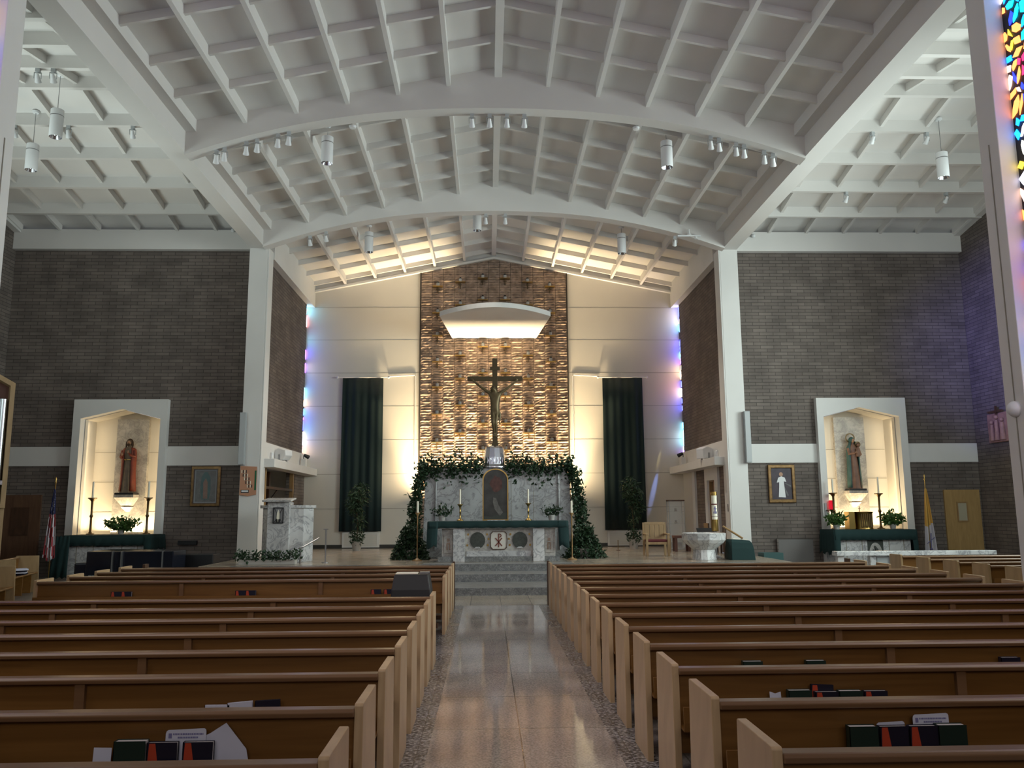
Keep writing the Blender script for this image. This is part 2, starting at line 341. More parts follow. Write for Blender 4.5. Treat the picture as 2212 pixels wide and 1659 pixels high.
# ------------------------------------------------------------------ mesh helpers
class MB:
    def __init__(s): s.v = []; s.f = []; s.mi = []; s.cur = 0; s.T = Matrix.Identity(4)
    def add(s, vs, fs):
        o = len(s.v)
        s.v += [tuple(s.T @ Vector(p)) for p in vs]
        s.f += [tuple(o + i for i in f) for f in fs]; s.mi += [s.cur] * len(fs)
        return s
    def box(s, x0, x1, y0, y1, z0, z1):
        return s.add([(x0,y0,z0),(x1,y0,z0),(x1,y1,z0),(x0,y1,z0),(x0,y0,z1),(x1,y0,z1),(x1,y1,z1),(x0,y1,z1)],
                     [(0,3,2,1),(4,5,6,7),(0,1,5,4),(1,2,6,5),(2,3,7,6),(3,0,4,7)])
    def cbox(s, x, y, z, dx, dy, dz):
        return s.box(x-dx/2, x+dx/2, y-dy/2, y+dy/2, z, z+dz)
    def poly(s, pts, axis, a, b):
        """extrude a 2-D outline along an axis from a to b"""
        n = len(pts)
        def P(p, t):
            if axis == 'x': return (t, p[0], p[1])
            if axis == 'y': return (p[0], t, p[1])
            return (p[0], p[1], t)
        vs = [P(p, a) for p in pts] + [P(p, b) for p in pts]
        fs = [tuple(range(n)), tuple(range(2*n-1, n-1, -1))]
        fs += [(i, i+n, (i+1) % n + n, (i+1) % n) for i in range(n)]
        return s.add(vs, fs)
    def ring(s, outer, inner, axis, a, b):
        n = len(outer)
        def P(p, t):
            if axis == 'x': return (t, p[0], p[1])
            if axis == 'y': return (p[0], t, p[1])
            return (p[0], p[1], t)
        vs = [P(p, a) for p in outer] + [P(p, a) for p in inner] + [P(p, b) for p in outer] + [P(p, b) for p in inner]
        fs = []
        for i in range(n):
            j = (i+1) % n
            fs += [(i, j, n+j, n+i), (2*n+i, 3*n+i, 3*n+j, 2*n+j), (i, 2*n+i, 2*n+j, j), (n+i, n+j, 3*n+j, 3*n+i)]
        return s.add(vs, fs)
    def tube(s, pts, rads, seg=10, cap=True):
        pts = [Vector(p) for p in pts]
        if not hasattr(rads, '__len__'): rads = [rads] * len(pts)
        vs = []; prev = None
        for i, p in enumerate(pts):
            t = (pts[min(i+1, len(pts)-1)] - pts[max(i-1, 0)])
            if t.length < 1e-9: t = Vector((0,0,1))
            t.normalize()
            if prev is None: a = t.orthogonal().normalized()
            else:
                a = prev - t * prev.dot(t)
                a = a.normalized() if a.length > 1e-6 else t.orthogonal().normalized()
            prev = a; b = t.cross(a)
            for k in range(seg):
                an = 2*PI*k/seg
                vs.append(p + (a*math.cos(an) + b*math.sin(an)) * rads[i])
        fs = []
        for i in range(len(pts)-1):
            for k in range(seg):
                j = (k+1) % seg
                fs.append((i*seg+k, i*seg+j, (i+1)*seg+j, (i+1)*seg+k))
        if cap:
            fs.append(tuple(range(seg-1, -1, -1))); o = (len(pts)-1)*seg; fs.append(tuple(o+k for k in range(seg)))
        return s.add(vs, fs)
    def lathe(s, prof, x=0, y=0, seg=20, cap=True):
        """prof: (r, z) from bottom to top"""
        vs = []
        for r, z in prof:
            for k in range(seg):
                a = 2*PI*k/seg; vs.append((x + r*math.cos(a), y + r*math.sin(a), z))
        fs = []
        for i in range(len(prof)-1):
            for k in range(seg):
                j = (k+1) % seg
                fs.append((i*seg+k, i*seg+j, (i+1)*seg+j, (i+1)*seg+k))
        if cap:
            fs.append(tuple(range(seg-1, -1, -1))); o = (len(prof)-1)*seg; fs.append(tuple(o+k for k in range(seg)))
        return s.add(vs, fs)
    def loft(s, secs, seg=28, cap=True):
        """secs: (cx, cy, z, rx, ry, fold amplitude, fold count, phase)"""
        vs = []
        for cx, cy, z, rx, ry, am, nf, ph in secs:
            for k in range(seg):
                a = 2*PI*k/seg
                q = 1 + am*math.sin(nf*a + ph)
                vs.append((cx + rx*q*math.cos(a), cy + ry*q*math.sin(a), z))
        n = len(secs); fs = []
        for i in range(n-1):
            for k in range(seg):
                j = (k+1) % seg
                fs.append((i*seg+k, i*seg+j, (i+1)*seg+j, (i+1)*seg+k))
        if cap:
            fs.append(tuple(range(seg-1, -1, -1))); o = (n-1)*seg; fs.append(tuple(o+k for k in range(seg)))
        return s.add(vs, fs)
    def ball(s, c, r, seg=14, rings=9, sq=(1, 1, 1)):
        vs = [(c[0], c[1], c[2]-r*sq[2])]
        for i in range(1, rings):
            ph = -PI/2 + PI*i/rings
            for k in range(seg):
                a = 2*PI*k/seg
                vs.append((c[0]+r*sq[0]*math.cos(ph)*math.cos(a), c[1]+r*sq[1]*math.cos(ph)*math.sin(a), c[2]+r*sq[2]*math.sin(ph)))
        vs.append((c[0], c[1], c[2]+r*sq[2])); fs = []
        for k in range(seg):
            j = (k+1) % seg
            fs.append((0, 1+j, 1+k)); fs.append((len(vs)-1, 1+(rings-2)*seg+k, 1+(rings-2)*seg+j))
            for i in range(rings-2):
                fs.append((1+i*seg+k, 1+i*seg+j, 1+(i+1)*seg+j, 1+(i+1)*seg+k))
        return s.add(vs, fs)
    def build(s, name, mats, parent=None, smooth=False, bevel=0):
        me = bpy.data.meshes.new(name); me.from_pydata(s.v, [], s.f)
        if isinstance(mats, str): mats = [mats]
        for m in mats: me.materials.append(MATS[m])
        if len(mats) > 1: me.polygons.foreach_set('material_index', s.mi)
        bm = bmesh.new(); bm.from_mesh(me); bmesh.ops.recalc_face_normals(bm, faces=bm.faces); bm.to_mesh(me); bm.free()
        if smooth:
            me.polygons.foreach_set('use_smooth', [True] * len(me.polygons))
            me.set_sharp_from_angle(angle=math.radians(45))
        me.update()
        o = bpy.data.objects.new(name, me); col.objects.link(o)
        if parent: o.parent = parent
        if bevel:
            b = o.modifiers.new('bevel', 'BEVEL'); b.width = bevel; b.segments = 2; b.limit_method = 'ANGLE'
        return o
def struct(o, name=None):
    if isinstance(o, MB): raise TypeError
    o['kind'] = 'structure'; return o
def tag(o, label, cat, group=None, kind=None):
    o['label'] = label; o['category'] = cat
    if group: o['group'] = group
    if kind: o['kind'] = kind
    return o
def empty(name, loc, rz=0.0, label=None, cat=None, group=None):
    o = bpy.data.objects.new(name, None); col.objects.link(o); o.empty_display_size = 0.1
    o.location = loc; o.rotation_euler = (0, 0, rz)
    if label: tag(o, label, cat, group)
    return o
KIDS = {}
def copy_tree(o, parent=None, loc=None, rz=None):
    c = o.copy(); col.objects.link(c); c.parent = parent
    if loc is not None: c.location = loc
    if rz is not None: c.rotation_euler = (0, 0, rz)
    for ch in list(o.children): copy_tree(ch, c)
    return c

# ------------------------------------------------------------------ shell: floors
YB = 30.5
struct(MB().box(-15.2, 15.2, -9, 25.6, -0.2, 0.0).build('floor', 'floor_pew'))
struct(MB().box(-0.72, 0.72, -8.5, 16.3, 0.0, 0.004).build('floor_aisle', 'floor_terrazzo'))
for s, nm in ((-1, 'left'), (1, 'right')):
    a, b = sorted((s*0.72, s*0.99))
    struct(MB().box(a, b, -8.5, 16.3, 0.0, 0.004).build('trim_1' if s < 0 else 'trim_2', 'floor_dark'))
struct(MB().box(-7.4, 7.4, 16.3, 18.2, 0.0, 0.006).build('floor_crossing', 'platform_tile'))
# sanctuary platform and its two lower steps
struct(MB().box(-6.9, 6.9, 20.85, YB, 0.0, 0.5).box(-7.4, -6.9, 20.85, 23.9, 0, 0.5).box(6.9, 7.4, 20.85, 23.9, 0, 0.5).build('floor_sanctuary', 'platform_tile'))
st = MB(); st.box(-6.6, 6.6, 18.15, 20.85, 0.0, 0.165); struct(st.build('floor_step', 'granite'))
st = MB(); st.box(-6.6, 6.6, 19.75, 20.85, 0.165, 0.335); struct(st.build('floor_step', 'granite'))
st = MB(); st.box(-6.6, 6.6, 20.83, 20.86, 0.335, 0.5).box(-1.9, 1.9, 20.86, 21.5, 0.5, 0.503); struct(st.build('floor_step', 'granite'))

# ------------------------------------------------------------------ shell: back wall
RZ = lambda x: 11.43 - 0.197 * abs(x)          # top of the sanctuary wall
for s, nm in ((-1, 'wall_back_left'), (1, 'wall_back_right')):
    pts = [(s*2.785, 0.5), (s*7.3, 0.5), (s*7.3, RZ(7.3)), (s*2.785, RZ(2.785))]
    w = struct(MB().poly(pts, 'y', YB, YB+0.3).build(nm, 'cream_wall'))
    g = MB()
    for k in range(7):
        z = 9.5 - k*1.262
        a, b = sorted((s*2.8, s*7.05)); g.box(a, b, YB-0.004, YB+0.01, z-0.007, z+0.007)
    g.build('panel_seam', 'seam_line', w)
# split-face brick panel: every brick really stands out of the wall by its own amount
rb = MB(); rnd = random.Random(3)
cw = 5.57 / 13; ch = 0.1
z = 0.5; row = 0
while z < 11.4:
    for c in range(13):
        x0 = -2.785 + c*cw + 0.006; x1 = x0 + cw - 0.012
        if z + ch > RZ(min(abs(x0), abs(x1))) + 0.05: continue
        nx = 5; nz = 2; base = 0.02 + rnd.random()*0.035
        vs = []; fs = []
        for j in range(nz+1):
            for i in range(nx+1):
                d = base + (rnd.random()-0.5)*0.035
                if i in (0, nx) or j in (0, nz): d *= 0.45
                vs.append((x0 + (x1-x0)*i/nx, YB - d, z + 0.006 + (ch-0.012)*j/nz + (rnd.random()-.5)*0.012))
        for j in range(nz):
            for i in range(nx):
                a = j*(nx+1)+i; fs.append((a, a+1, a+nx+2, a+nx+1))
        # skirts back to the wall
        o = len(vs); rim = [i for i in range(nx+1)] + [(j+1)*(nx+1)-1 for j in range(1, nz+1)] + [nz*(nx+1)+i for i in range(nx-1, -1, -1)] + [j*(nx+1) for j in range(nz-1, 0, -1)]
        for r in rim: vs.append((vs[r][0], YB, vs[r][2]))
        for i in range(len(rim)):
            j = (i+1) % len(rim); fs.append((rim[i], rim[j], o+j, o+i))
        rb.add(vs, fs)
    z += ch
wb = struct(MB().poly([(-2.785, 0.5), (2.785, 0.5), (2.785, RZ(2.785)), (0, RZ(0)), (-2.785, RZ(2.785))], 'y', YB-0.002, YB+0.3).build('wall_back', 'dark_mortar'))
rb.build('brick_face', 'rough_brick', wb)
for s in (-1, 1):
    a, b = sorted((s*2.77, s*2.82)); struct(MB().box(a, b, YB-0.07, YB, 0.5, RZ(2.8)).build('trim_3' if s < 0 else 'trim_4', 'dark_mortar'))
# bright rake trim at the top of the wall
tr = MB()
for s in (-1, 1):
    tr.poly([(0, RZ(0)-0.02), (s*6.85, RZ(6.85)-0.02), (s*6.85, RZ(6.85)+0.06), (0, RZ(0)+0.06)], 'y', YB-0.14, YB+0.02)
struct(tr.build('trim_5', 'white_paint'))
struct(MB().poly([(-7.3, RZ(7.3)-0.01), (0, RZ(0)-0.01), (7.3, RZ(7.3)-0.01), (7.3, 11.8-1.46+0.15), (0, 11.95), (-7.3, 11.8-1.46+0.15)], 'y', YB, YB+0.3).build('wall_gable', 'ceiling_paint'))
# baseboards
for s, nm in ((-1, 'left'), (1, 'right')):
    a, b = sorted((s*2.3, s*6.9)); struct(MB().box(a, b, YB-0.03, YB, 0.5, 0.63).build('baseboard_' + nm, 'dark_base'))
struct(MB().box(-3.3, 3.3, 27.5, YB, 0.5, 0.66).build('floor_altar_base', 'dark_base'))

# ------------------------------------------------------------------ shell: sanctuary side walls
for s, nm in ((-1, 'left'), (1, 'right')):
    def bx(m, x0, x1, *r):
        a, b = sorted((s*x0, s*x1)); return m.box(a, b, *r)
    # upper brick wall with the glass strip near the back wall
    struct(bx(MB(), 7.02, 7.3, 24.5, 30.08, 3.9, 9.55).build('wall_sanctuary_' + nm, 'brick_sanctuary'))
    struct(bx(MB(), 7.10, 7.14, 30.08, YB, 3.9, 9.5).build('window_1' if s < 0 else 'window_2', 'chancel_glass'))
    # narrow glass strip beside the column (only its edge is seen)
    struct(bx(MB(), 6.80, 7.3, 24.5, 30.5, 9.5, 10.95).build('ceiling_beam', 'white_paint'))
    # white base course and projecting shelf
    struct(bx(MB(), 6.92, 7.3, 24.5, YB, 3.35, 3.9).build('trim_6' if s < 0 else 'trim_7', 'white_paint'))
    struct(bx(MB(), 6.53, 7.0, 24.35, YB-0.05, 3.13, 3.38).build('wall_shelf', 'white_paint', bevel=0.01))
    # column at the chancel arch and the nearer nave column
    c = bx(MB(), 6.87, 7.42, 24.0, 24.5, 0.0, 9.72); bx(c, 6.83, 6.87, 24.0, 24.5, 0.5, 9.72)
    struct(c.build('column', 'white_paint', bevel=0.012))
    struct(bx(MB(), 6.87, 7.42, 10.56, 10.98, 0.0, 9.72).build('column', 'white_paint', bevel=0.012))
    struct(bx(MB(), 6.86, 6.88, 10.75, 10.765, 0.0, 6.9).build('trim_8' if s < 0 else 'trim_9', 'seam_line'))
# lower part of the side walls: left opening with timber posts, right brick with a sacristy door
w = MB().box(-7.3, -7.0, 24.5, 24.9, 0.5, 3.35).box(-7.3, -7.0, 29.0, YB, 0.5, 3.35)
struct(w.build('wall_left_lower', 'brick_side'))
struct(MB().box(-9.6, -9.5, 24.95, YB, 0.5, 3.35).build('wall_alcove_left', 'cream_wall'))
struct(MB().box(-9.6, -7.0, 24.92, YB, 3.3, 3.4).build('ceiling_alcove', 'white_paint'))
struct(MB().box(-9.6, -6.9, 24.92, YB, 0.4, 0.5).build('floor_alcove', 'platform_tile'))
struct(MB().box(-9.6, -7.0, YB, YB+0.2, 0.5, 3.35).build('wall_alcove_back', 'cream_wall'))
w = MB().box(7.0, 7.3, 24.5, 25.55, 0.5, 3.35).box(7.0, 7.3, 27.1, 28.4, 0.5, 3.35)
struct(w.build('wall_right_lower', 'brick_side'))
w = MB().box(6.93, 7.3, 25.55, 25.95, 0.5, 3.35).box(6.93, 7.3, 26.8, 27.1, 0.5, 3.35).box(6.93, 7.3, 25.95, 26.8, 2.75, 3.35).box(6.93, 7.3, 28.4, 28.75, 0.5, 3.35)
struct(w.build('wall_right_pier', 'white_paint'))
struct(MB().box(7.05, 7.3, 28.75, YB, 0.5, 3.35).build('wall_right_end', 'cream_wall'))
d = struct(MB().box(7.05, 7.1, 26.0, 26.45, 0.5, 2.72).build('door_1', 'orange_door'))
MB().box(7.0, 7.12, 25.95, 26.0, 0.5, 2.75).box(7.0, 7.12, 26.75, 26.8, 0.5, 2.75).box(7.0, 7.12, 26.0, 26.75, 2.7, 2.75).build('door_frame', 'door_wood', d)
struct(MB().box(8.4, 8.5, 25.0, 28.5, 0.5, 3.3).build('wall_sacristy', 'dark_wood'))

# ------------------------------------------------------------------ shell: transepts
YT = 24.6
for s, nm in ((-1, 'left'), (1, 'right')):
    def X(a): return s*a
    w = MB()
    for x0, x1, z0, z1 in ((7.42, 9.85, 0, 3.2), (7.42, 9.85, 3.77, 9.85), (12.4, 14.75, 0, 3.2), (12.4, 14.75, 3.77, 9.85), (9.85, 12.4, 5.0, 9.85)):
        a, b = sorted((X(x0), X(x1))); w.box(a, b, YT, YT+0.3, z0, z1)
    struct(w.build('wall_transept_' + nm, 'brick_front'))
    for i, (x0, x1) in enumerate(((7.42, 9.85), (12.4, 14.75))):
        a, b = sorted((X(x0), X(x1)))
        struct(MB().box(a, b, YT-0.03, YT+0.3, 3.2, 3.77).build('trim_%d' % (10 + i + (2 if s > 0 else 0)), 'white_paint'))
    # niche frame with a gabled opening
    out = [(X(9.75), 0), (X(9.75), 5.16), (X(11.1), 5.16), (X(12.5), 5.16), (X(12.5), 0)]
    inn = [(X(9.95), 0), (X(9.95), 4.59), (X(11.07), 4.87), (X(12.28), 4.59), (X(12.28), 0)]
    fr = MB()
    for i in range(4):
        fr.add([(out[i][0], 24.42, out[i][1]), (out[i+1][0], 24.42, out[i+1][1]), (inn[i+1][0], 24.42, inn[i+1][1]), (inn[i][0], 24.42, inn[i][1]),
                (out[i][0], 24.75, out[i][1]), (out[i+1][0], 24.75, out[i+1][1]), (inn[i+1][0], 24.75, inn[i+1][1]), (inn[i][0], 24.75, inn[i][1])],
               [(0,1,2,3), (7,6,5,4), (0,4,5,1), (3,2,6,7), (0,3,7,4), (1,5,6,2)])
    fo = struct(fr.build('wall_niche_frame', 'white_paint'))
    ni = MB()
    ins = [(X(9.97), 1.0), (X(9.97), 4.58), (X(11.07), 4.86), (X(12.26), 4.58), (X(12.26), 1.0)]
    for i in range(5):
        p, q = ins[i], ins[(i+1) % 5]
        ni.add([(p[0], 24.7, p[1]), (q[0], 24.7, q[1]), (q[0], 25.42, q[1]), (p[0], 25.42, p[1])], [(0,1,2,3)])
    ni.add([(p[0], 25.42, p[1]) for p in ins], [(0,1,2,3,4)])
    nich = struct(ni.build('wall_niche', 'cream_wall'))
    g = MB()
    for z in (1.85, 2.75, 3.65):
        a, b = sorted((X(10.0), X(12.24))); g.box(a, b, 25.41, 25.43, z-0.005, z+0.005)
    g.build('panel_seam', 'seam_line', nich)
    a, b = sorted((X(10.62), X(11.58)))
    ms = MB().box(a, b, 25.3, 25.42, 1.0, 4.66)
    ms.build('marble_panel', 'marble_fine', nich)
    # outer wall
    a, b = sorted((X(14.7), X(15.0)))
    ow = MB()
    def owp(y0, y1, z0, z1): ow.box(a, b, y0, y1, z0, z1)
    owp(20.4, 24.6, 0, 12.4); owp(10.8, 13.0, 0, 12.4); owp(13.0, 20.4, 0, 3.6); owp(13.0, 20.4, 8.8, 12.4)
    struct(ow.build('wall_outer_' + nm, 'brick_side'))
    a, b = sorted((X(14.8), X(14.85)))
    struct(MB().box(a, b, 13.0, 20.4, 3.6, 8.8).build('window_3' if s < 0 else 'window_4', 'white_paint'))
    # front wall of the transept and the nave side walls with their stained glass
    a, b = sorted((X(7.42), X(14.75)))
    struct(MB().box(a, b, 10.6, 10.8, 0, 12.4).build('wall_transept_front_' + nm, 'brick_front'))
    a, b = sorted((X(7.12), X(7.16)))
    struct(MB().box(a, b, 6.2, 10.56, 2.7, 9.6).build('window_5' if s < 0 else 'window_6', 'lead_panel'))
    wn = bpy.data.objects['window_5' if s < 0 else 'window_6']
    q = random.Random(21 + s); gm = MB(); xf = s*7.115
    zz = 2.78
    while zz < 9.5:
        rh = q.choice((0.13, 0.17, 0.22, 0.28)); yy = 6.3 + q.uniform(0, 0.1)
        while yy < 10.50:
            rw = q.choice((0.07, 0.10, 0.14, 0.2)); 
            big = noise.noise(Vector((yy*0.9, zz*0.7, 3.0 + s)))
            if q.random() > 0.13:
                n_ = q.choice((3, 4, 4, 5, 6)); ph = q.uniform(0, 6.28); sk = q.uniform(-0.5, 0.5)
                pts_ = []
                for k in range(n_):
                    an = ph + 2*PI*k/n_ + q.uniform(-0.25, 0.25); r_ = q.uniform(0.75, 1.0)
                    u = 0.56*rw*r_*math.cos(an); v = 0.56*rh*r_*math.sin(an)
                    pts_.append((min(10.55, yy + rw/2 + u + sk*v), zz + rh/2 + v))
                if big > 0.08: c = q.choice((4, 6, 6, 2, 9, 7, 5, 3))
                elif big < -0.25: c = q.choice((3, 5, 7, 8, 3, 1, 0))
                else: c = q.choice((0, 0, 1, 1, 2, 1, 0, 5, 3, 6))
                gm.cur = c; gm.poly(pts_, 'x', xf, xf - s*0.012)
            yy += rw + 0.012
        zz += rh + 0.015
    gm.build('glass_pieces', ['glass_%d' % g_ for g_ in range(10)], wn)
    a, b = sorted((X(7.1), X(7.4)))
    struct(MB().box(a, b, -9, 10.56, 0, 2.7).box(a, b, -9, 6.2, 2.7, 10.5).build('wall_nave_' + nm, 'brick_side'))
struct(MB().box(-7.4, 7.4, -9.2, -9, 0, 11.5).build('wall_rear', 'cream_wall'))

# ------------------------------------------------------------------ ceilings
DECK = lambda x: 11.80 - 0.200 * abs(x)
dk = MB()
for s in (-1, 1):
    dk.add([(0, -9, DECK(0)), (s*7.4, -9, DECK(7.4)), (s*7.4, 31, DECK(7.4)), (0, 31, DECK(0)),
            (0, -9, DECK(0)+.2), (s*7.4, -9, DECK(7.4)+.2), (s*7.4, 31, DECK(7.4)+.2), (0, 31, DECK(0)+.2)],
           [(0,1,2,3), (4,7,6,5), (0,4,5,1), (1,5,6,2), (2,6,7,3)])
struct(dk.build('ceiling', 'ceiling_paint'))
ARCH = (4.5, 17.3, 23.7)
ARCHW = 0.36
ARCH = (10.9-0.36, 17.3, 23.7)
def archz(x): return 10.80 - 1.10 * (abs(x)/6.8)**2.25
for ya in ARCH:
    m = MB(); n = 40; xs = [-6.95 + 13.9*i/n for i in range(n+1)]
    vs = []
    for x in xs:
        zb = archz(x); zt = DECK(x) + 0.05
        vs += [(x, ya, zb), (x, ya+ARCHW, zb), (x, ya, zt), (x, ya+ARCHW, zt)]
    fs = []
    for i in range(n):
        a = i*4; b = a+4
        fs += [(a, b, b+1, a+1), (a, a+2, b+2, b), (a+1, b+1, b+3, a+3), (a+2, a+3, b+3, b+2)]
    m.add(vs, fs); struct(m.build('ceiling_arch_beam', 'ceiling_paint'))
# ridge and longitudinal ribs, one beam each
for k in range(-5, 6):
    x = 1.13*k; w = 0.085 if k == 0 else 0.045
    m = MB(); zt = DECK(x) + 0.02; zb = 11.55 - 0.205*abs(x) if k else 11.55
    m.box(x-w, x+w, 2.0, YB-0.1, zb, zt)
    struct(m.build('ceiling_beam', 'ceiling_paint'))
# cross members
def cross(y, w=0.035):
    m = MB()
    for s in (-1, 1):
        m.poly([(0, DECK(0)+0.02), (s*6.85, DECK(6.85)+0.02), (s*6.85, DECK(6.85)-0.17), (0, DECK(0)-0.17)], 'y', y-w, y+w)
    return struct(m.build('ceiling_beam', 'ceiling_paint'))
ys = [12.2, 13.45, 14.75, 16.0] + [18.6, 19.9, 21.2, 22.5] + [25.0, 26.3, 27.6, 28.9, 30.2] + [4.5, 5.8, 7.1, 8.4, 9.7]
for y in ys: cross(y)
for s, nm in ((-1, 'left'), (1, 'right')):
    # main longitudinal beam over the columns and the stepped inner fascia
    a, b = sorted((s*6.95, s*7.40))
    struct(MB().box(a, b, -9, 24.5, 9.70, 11.2).build('ceiling_beam', 'ceiling_paint'))
    a, b = sorted((s*6.72, s*6.95))
    struct(MB().box(a, b, -9, 24.5, 10.18, 10.75).build('ceiling_beam', 'ceiling_paint'))
    # transept ceiling: low gable with its ridge across
    TZ = lambda y: 11.85 - 0.2 * abs(y - 18.0)
    m = MB(); a, b = sorted((s*7.3, s*15.0))
    for y0, y1 in ((10.6, 18.0), (18.0, 24.9)):
        m.add([(a, y0, TZ(y0)), (b, y0, TZ(y0)), (b, y1, TZ(y1)), (a, y1, TZ(y1)), (a, y0, TZ(y0)+.2), (b, y0, TZ(y0)+.2), (b, y1, TZ(y1)+.2), (a, y1, TZ(y1)+.2)],
              [(0,1,2,3), (4,7,6,5), (0,4,5,1), (1,5,6,2), (2,6,7,3), (3,7,4,0)])
    struct(m.build('ceiling_transept_' + nm, 'ceiling_paint'))
    a, b = sorted((s*7.4, s*14.72))
    struct(MB().box(a, b, 24.42, 24.75, 9.8, 10.42).build('ceiling_beam', 'ceiling_paint'))
    for y in (23.3, 21.98, 20.66, 19.33, 18.0, 16.68, 15.36, 14.04, 12.7):
        struct(MB().box(a, b, y-0.06, y+0.06, TZ(y)-0.30, TZ(y)+0.03).build('ceiling_beam', 'ceiling_paint'))
    yy = [24.45, 23.3, 21.98, 20.66, 19.33, 18.0, 16.68, 15.36, 14.04, 12.7, 10.8]
    for i in range(6):
        x = s*(8.6 + 1.18*i)
        if abs(x) > 14.6: continue
        m = MB()
        for y0, y1 in zip(yy[1:], yy[:-1]):
            zt0, zt1 = TZ(y0)+0.02, TZ(y1)+0.02; d = 0.21
            p = [(y0, zt0), (y1, zt1), (y1, zt1-d), (y0, zt0-d)]
            m.poly(p, 'x', x-0.04, x+0.04)
        struct(m.build('ceiling_beam', 'ceiling_paint'))
    # wall plate against the outer wall
    a, b = sorted((s*14.5, s*14.72)); m = MB()
    m.poly([(10.8, TZ(10.8)), (18, TZ(18)), (18, TZ(18)-.45), (10.8, TZ(10.8)-.45)], 'x', a, b); m.poly([(18, TZ(18)), (24.45, TZ(24.45)), (24.45, TZ(24.45)-.25), (18, TZ(18)-.45)], 'x', a, b)
    struct(m.build('ceiling_beam', 'ceiling_paint'))
#@@PEWS
# ------------------------------------------------------------------ pews
ZT = 0.84
def build_pew(name, x0, x1, endmat='pew_end_wood', group=None, braces=(2.75, 4.8)):
    """local frame: rear face at y=0, people face +y; x0..x1 run"""
    root = empty(name, (0, 0, 0))
    for a in (x0, x1 - 0.045):
        p = [(-0.03, 0), (0.49, 0), (0.50, 0.05), (0.47, ZT-0.005), (0.46, ZT), (0.0, ZT), (-0.01, ZT-0.01)]
        MB().poly(p, 'x', a, a + 0.045).build('end_panel', endmat, root, bevel=0.004)
    xi0, xi1 = x0 + 0.045, x1 - 0.045
    MB().poly([(0.02, 0.30), (0.045, 0.30), (0.055, 0.80), (0.03, 0.80)], 'x', xi0, xi1).build('backrest', 'pew_wood', root)
    MB().poly([(-0.02, 0.775), (0.075, 0.775), (0.08, 0.80), (0.07, 0.815), (-0.01, 0.815), (-0.025, 0.80)], 'x', xi0, xi1).build('top_rail', 'pew_rail_wood', root, bevel=0.006)
    MB().poly([(0.05, 0.40), (0.46, 0.43), (0.47, 0.45), (0.46, 0.465), (0.05, 0.435)], 'x', xi0, xi1).build('seat', 'pew_wood', root)
    r = MB().box(xi0, xi1, -0.10, 0.03, 0.455, 0.47); r.box(xi0, xi1, -0.105, -0.09, 0.455, 0.60)
    r.build('book_rack', 'pew_wood', root)
    for b in braces:
        s = 1 if x0 > 0 else -1
        MB().box(s*b-0.03, s*b+0.03, -0.004, 0.03, 0.42, 0.775).build('brace', 'pew_rail_wood', root)
    MB().box(xi0+.05, xi1-.05, -0.28, -0.14, 0.13, 0.19).build('kneeler', 'dark_wood', root)
    for f in (0.12, 0.5, 0.88):
        xx = xi0 + (xi1-xi0)*f
        MB().box(xx-.02, xx+.02, 0.0, 0.4, 0.0, 0.41).build('support', 'pew_wood', root)
    return root
ORD = ['first', 'second', 'third', 'fourth', 'fifth', 'sixth', 'seventh', 'eighth', 'ninth', 'tenth', 'eleventh', 'twelfth', 'thirteenth', 'fourteenth']
def rowlab(k, n): return ORD[k] + ' row from the camera'
right0 = build_pew('church_pew', 0.895, 6.85)
RIGHT_Y = [3.98 + 0.92*k for k in range(14)]
for k, y in enumerate(RIGHT_Y):
    o = right0 if k == 0 else copy_tree(right0)
    o.location = (0, y - 0.47, 0)
    tag(o, 'honey-brown wooden pew right of the aisle, %s row from the camera' % ORD[k], 'pew', 'pews right of the aisle')
left0 = build_pew('church_pew', -6.95, -0.895)
LEFT_Y = [3.94 + 0.91*k for k in range(8)]
for k, y in enumerate(LEFT_Y):
    o = left0 if k == 0 else copy_tree(left0)
    o.location = (0, y - 0.47, 0)
    tag(o, 'honey-brown wooden pew left of the aisle, %s row from the camera' % ORD[k], 'pew', 'pews left of the aisle')
LEFT_F = [13.05, 14.0, 14.93, 15.85]
lab = ['broad-backed pew in front of the gap left of the aisle, red books along its back', 'left front pew, second beyond the black stand', 'left front pew, third beyond the black stand', 'frontmost left pew, closest to the altar steps']
for k, y in enumerate(LEFT_F):
    o = copy_tree(left0); o.location = (0, y - 0.47, 0)
    tag(o, lab[k], 'pew', 'pews left of the aisle')
#@@OBJ
# ------------------------------------------------------------------ front modesty screens
for s, nm in ((-1, 'left'), (1, 'right')):
    e = empty('pew_screen', (0, 16.3, 0), 0, 'dark wooden kneeling screen before the frontmost pew %s of the aisle' % nm, 'screen')
    a, b = sorted((s*0.895, s*6.85))
    MB().box(a, b, 0, 0.03, 0.05, 0.74).build('panel', 'pew_wood', e)
    for x in (a, b-0.045): MB().box(x, x+0.045, -0.12, 0.06, 0, 0.84).build('post', 'dark_wood', e)
    MB().box(a, b, -0.06, 0.04, 0.74, 0.77).build('top_rail', 'pew_rail_wood', e)
# wing pews of the right transept
w0 = build_pew('side_pew', 8.45, 14.3, 'oak', braces=())
for ch in w0.children:
    if ch.data.materials[0].name == 'pew_rail_wood': pass
WY = [17.85, 16.75, 15.75, 14.8, 13.85]
for k, y in enumerate(WY):
    o = w0 if k == 0 else copy_tree(w0)
    o.location = (0, y - 0.47, 0)
    tag(o, ['light oak pew in the right transept, closest to the marble rail', 'light oak pew in the right transept, second from the marble rail', 'light oak pew in the right transept, third from the marble rail', 'light oak pew in the right transept, fourth from the marble rail', 'light oak pew in the right transept, farthest from the marble rail'][k], 'pew', 'pews in the right transept')
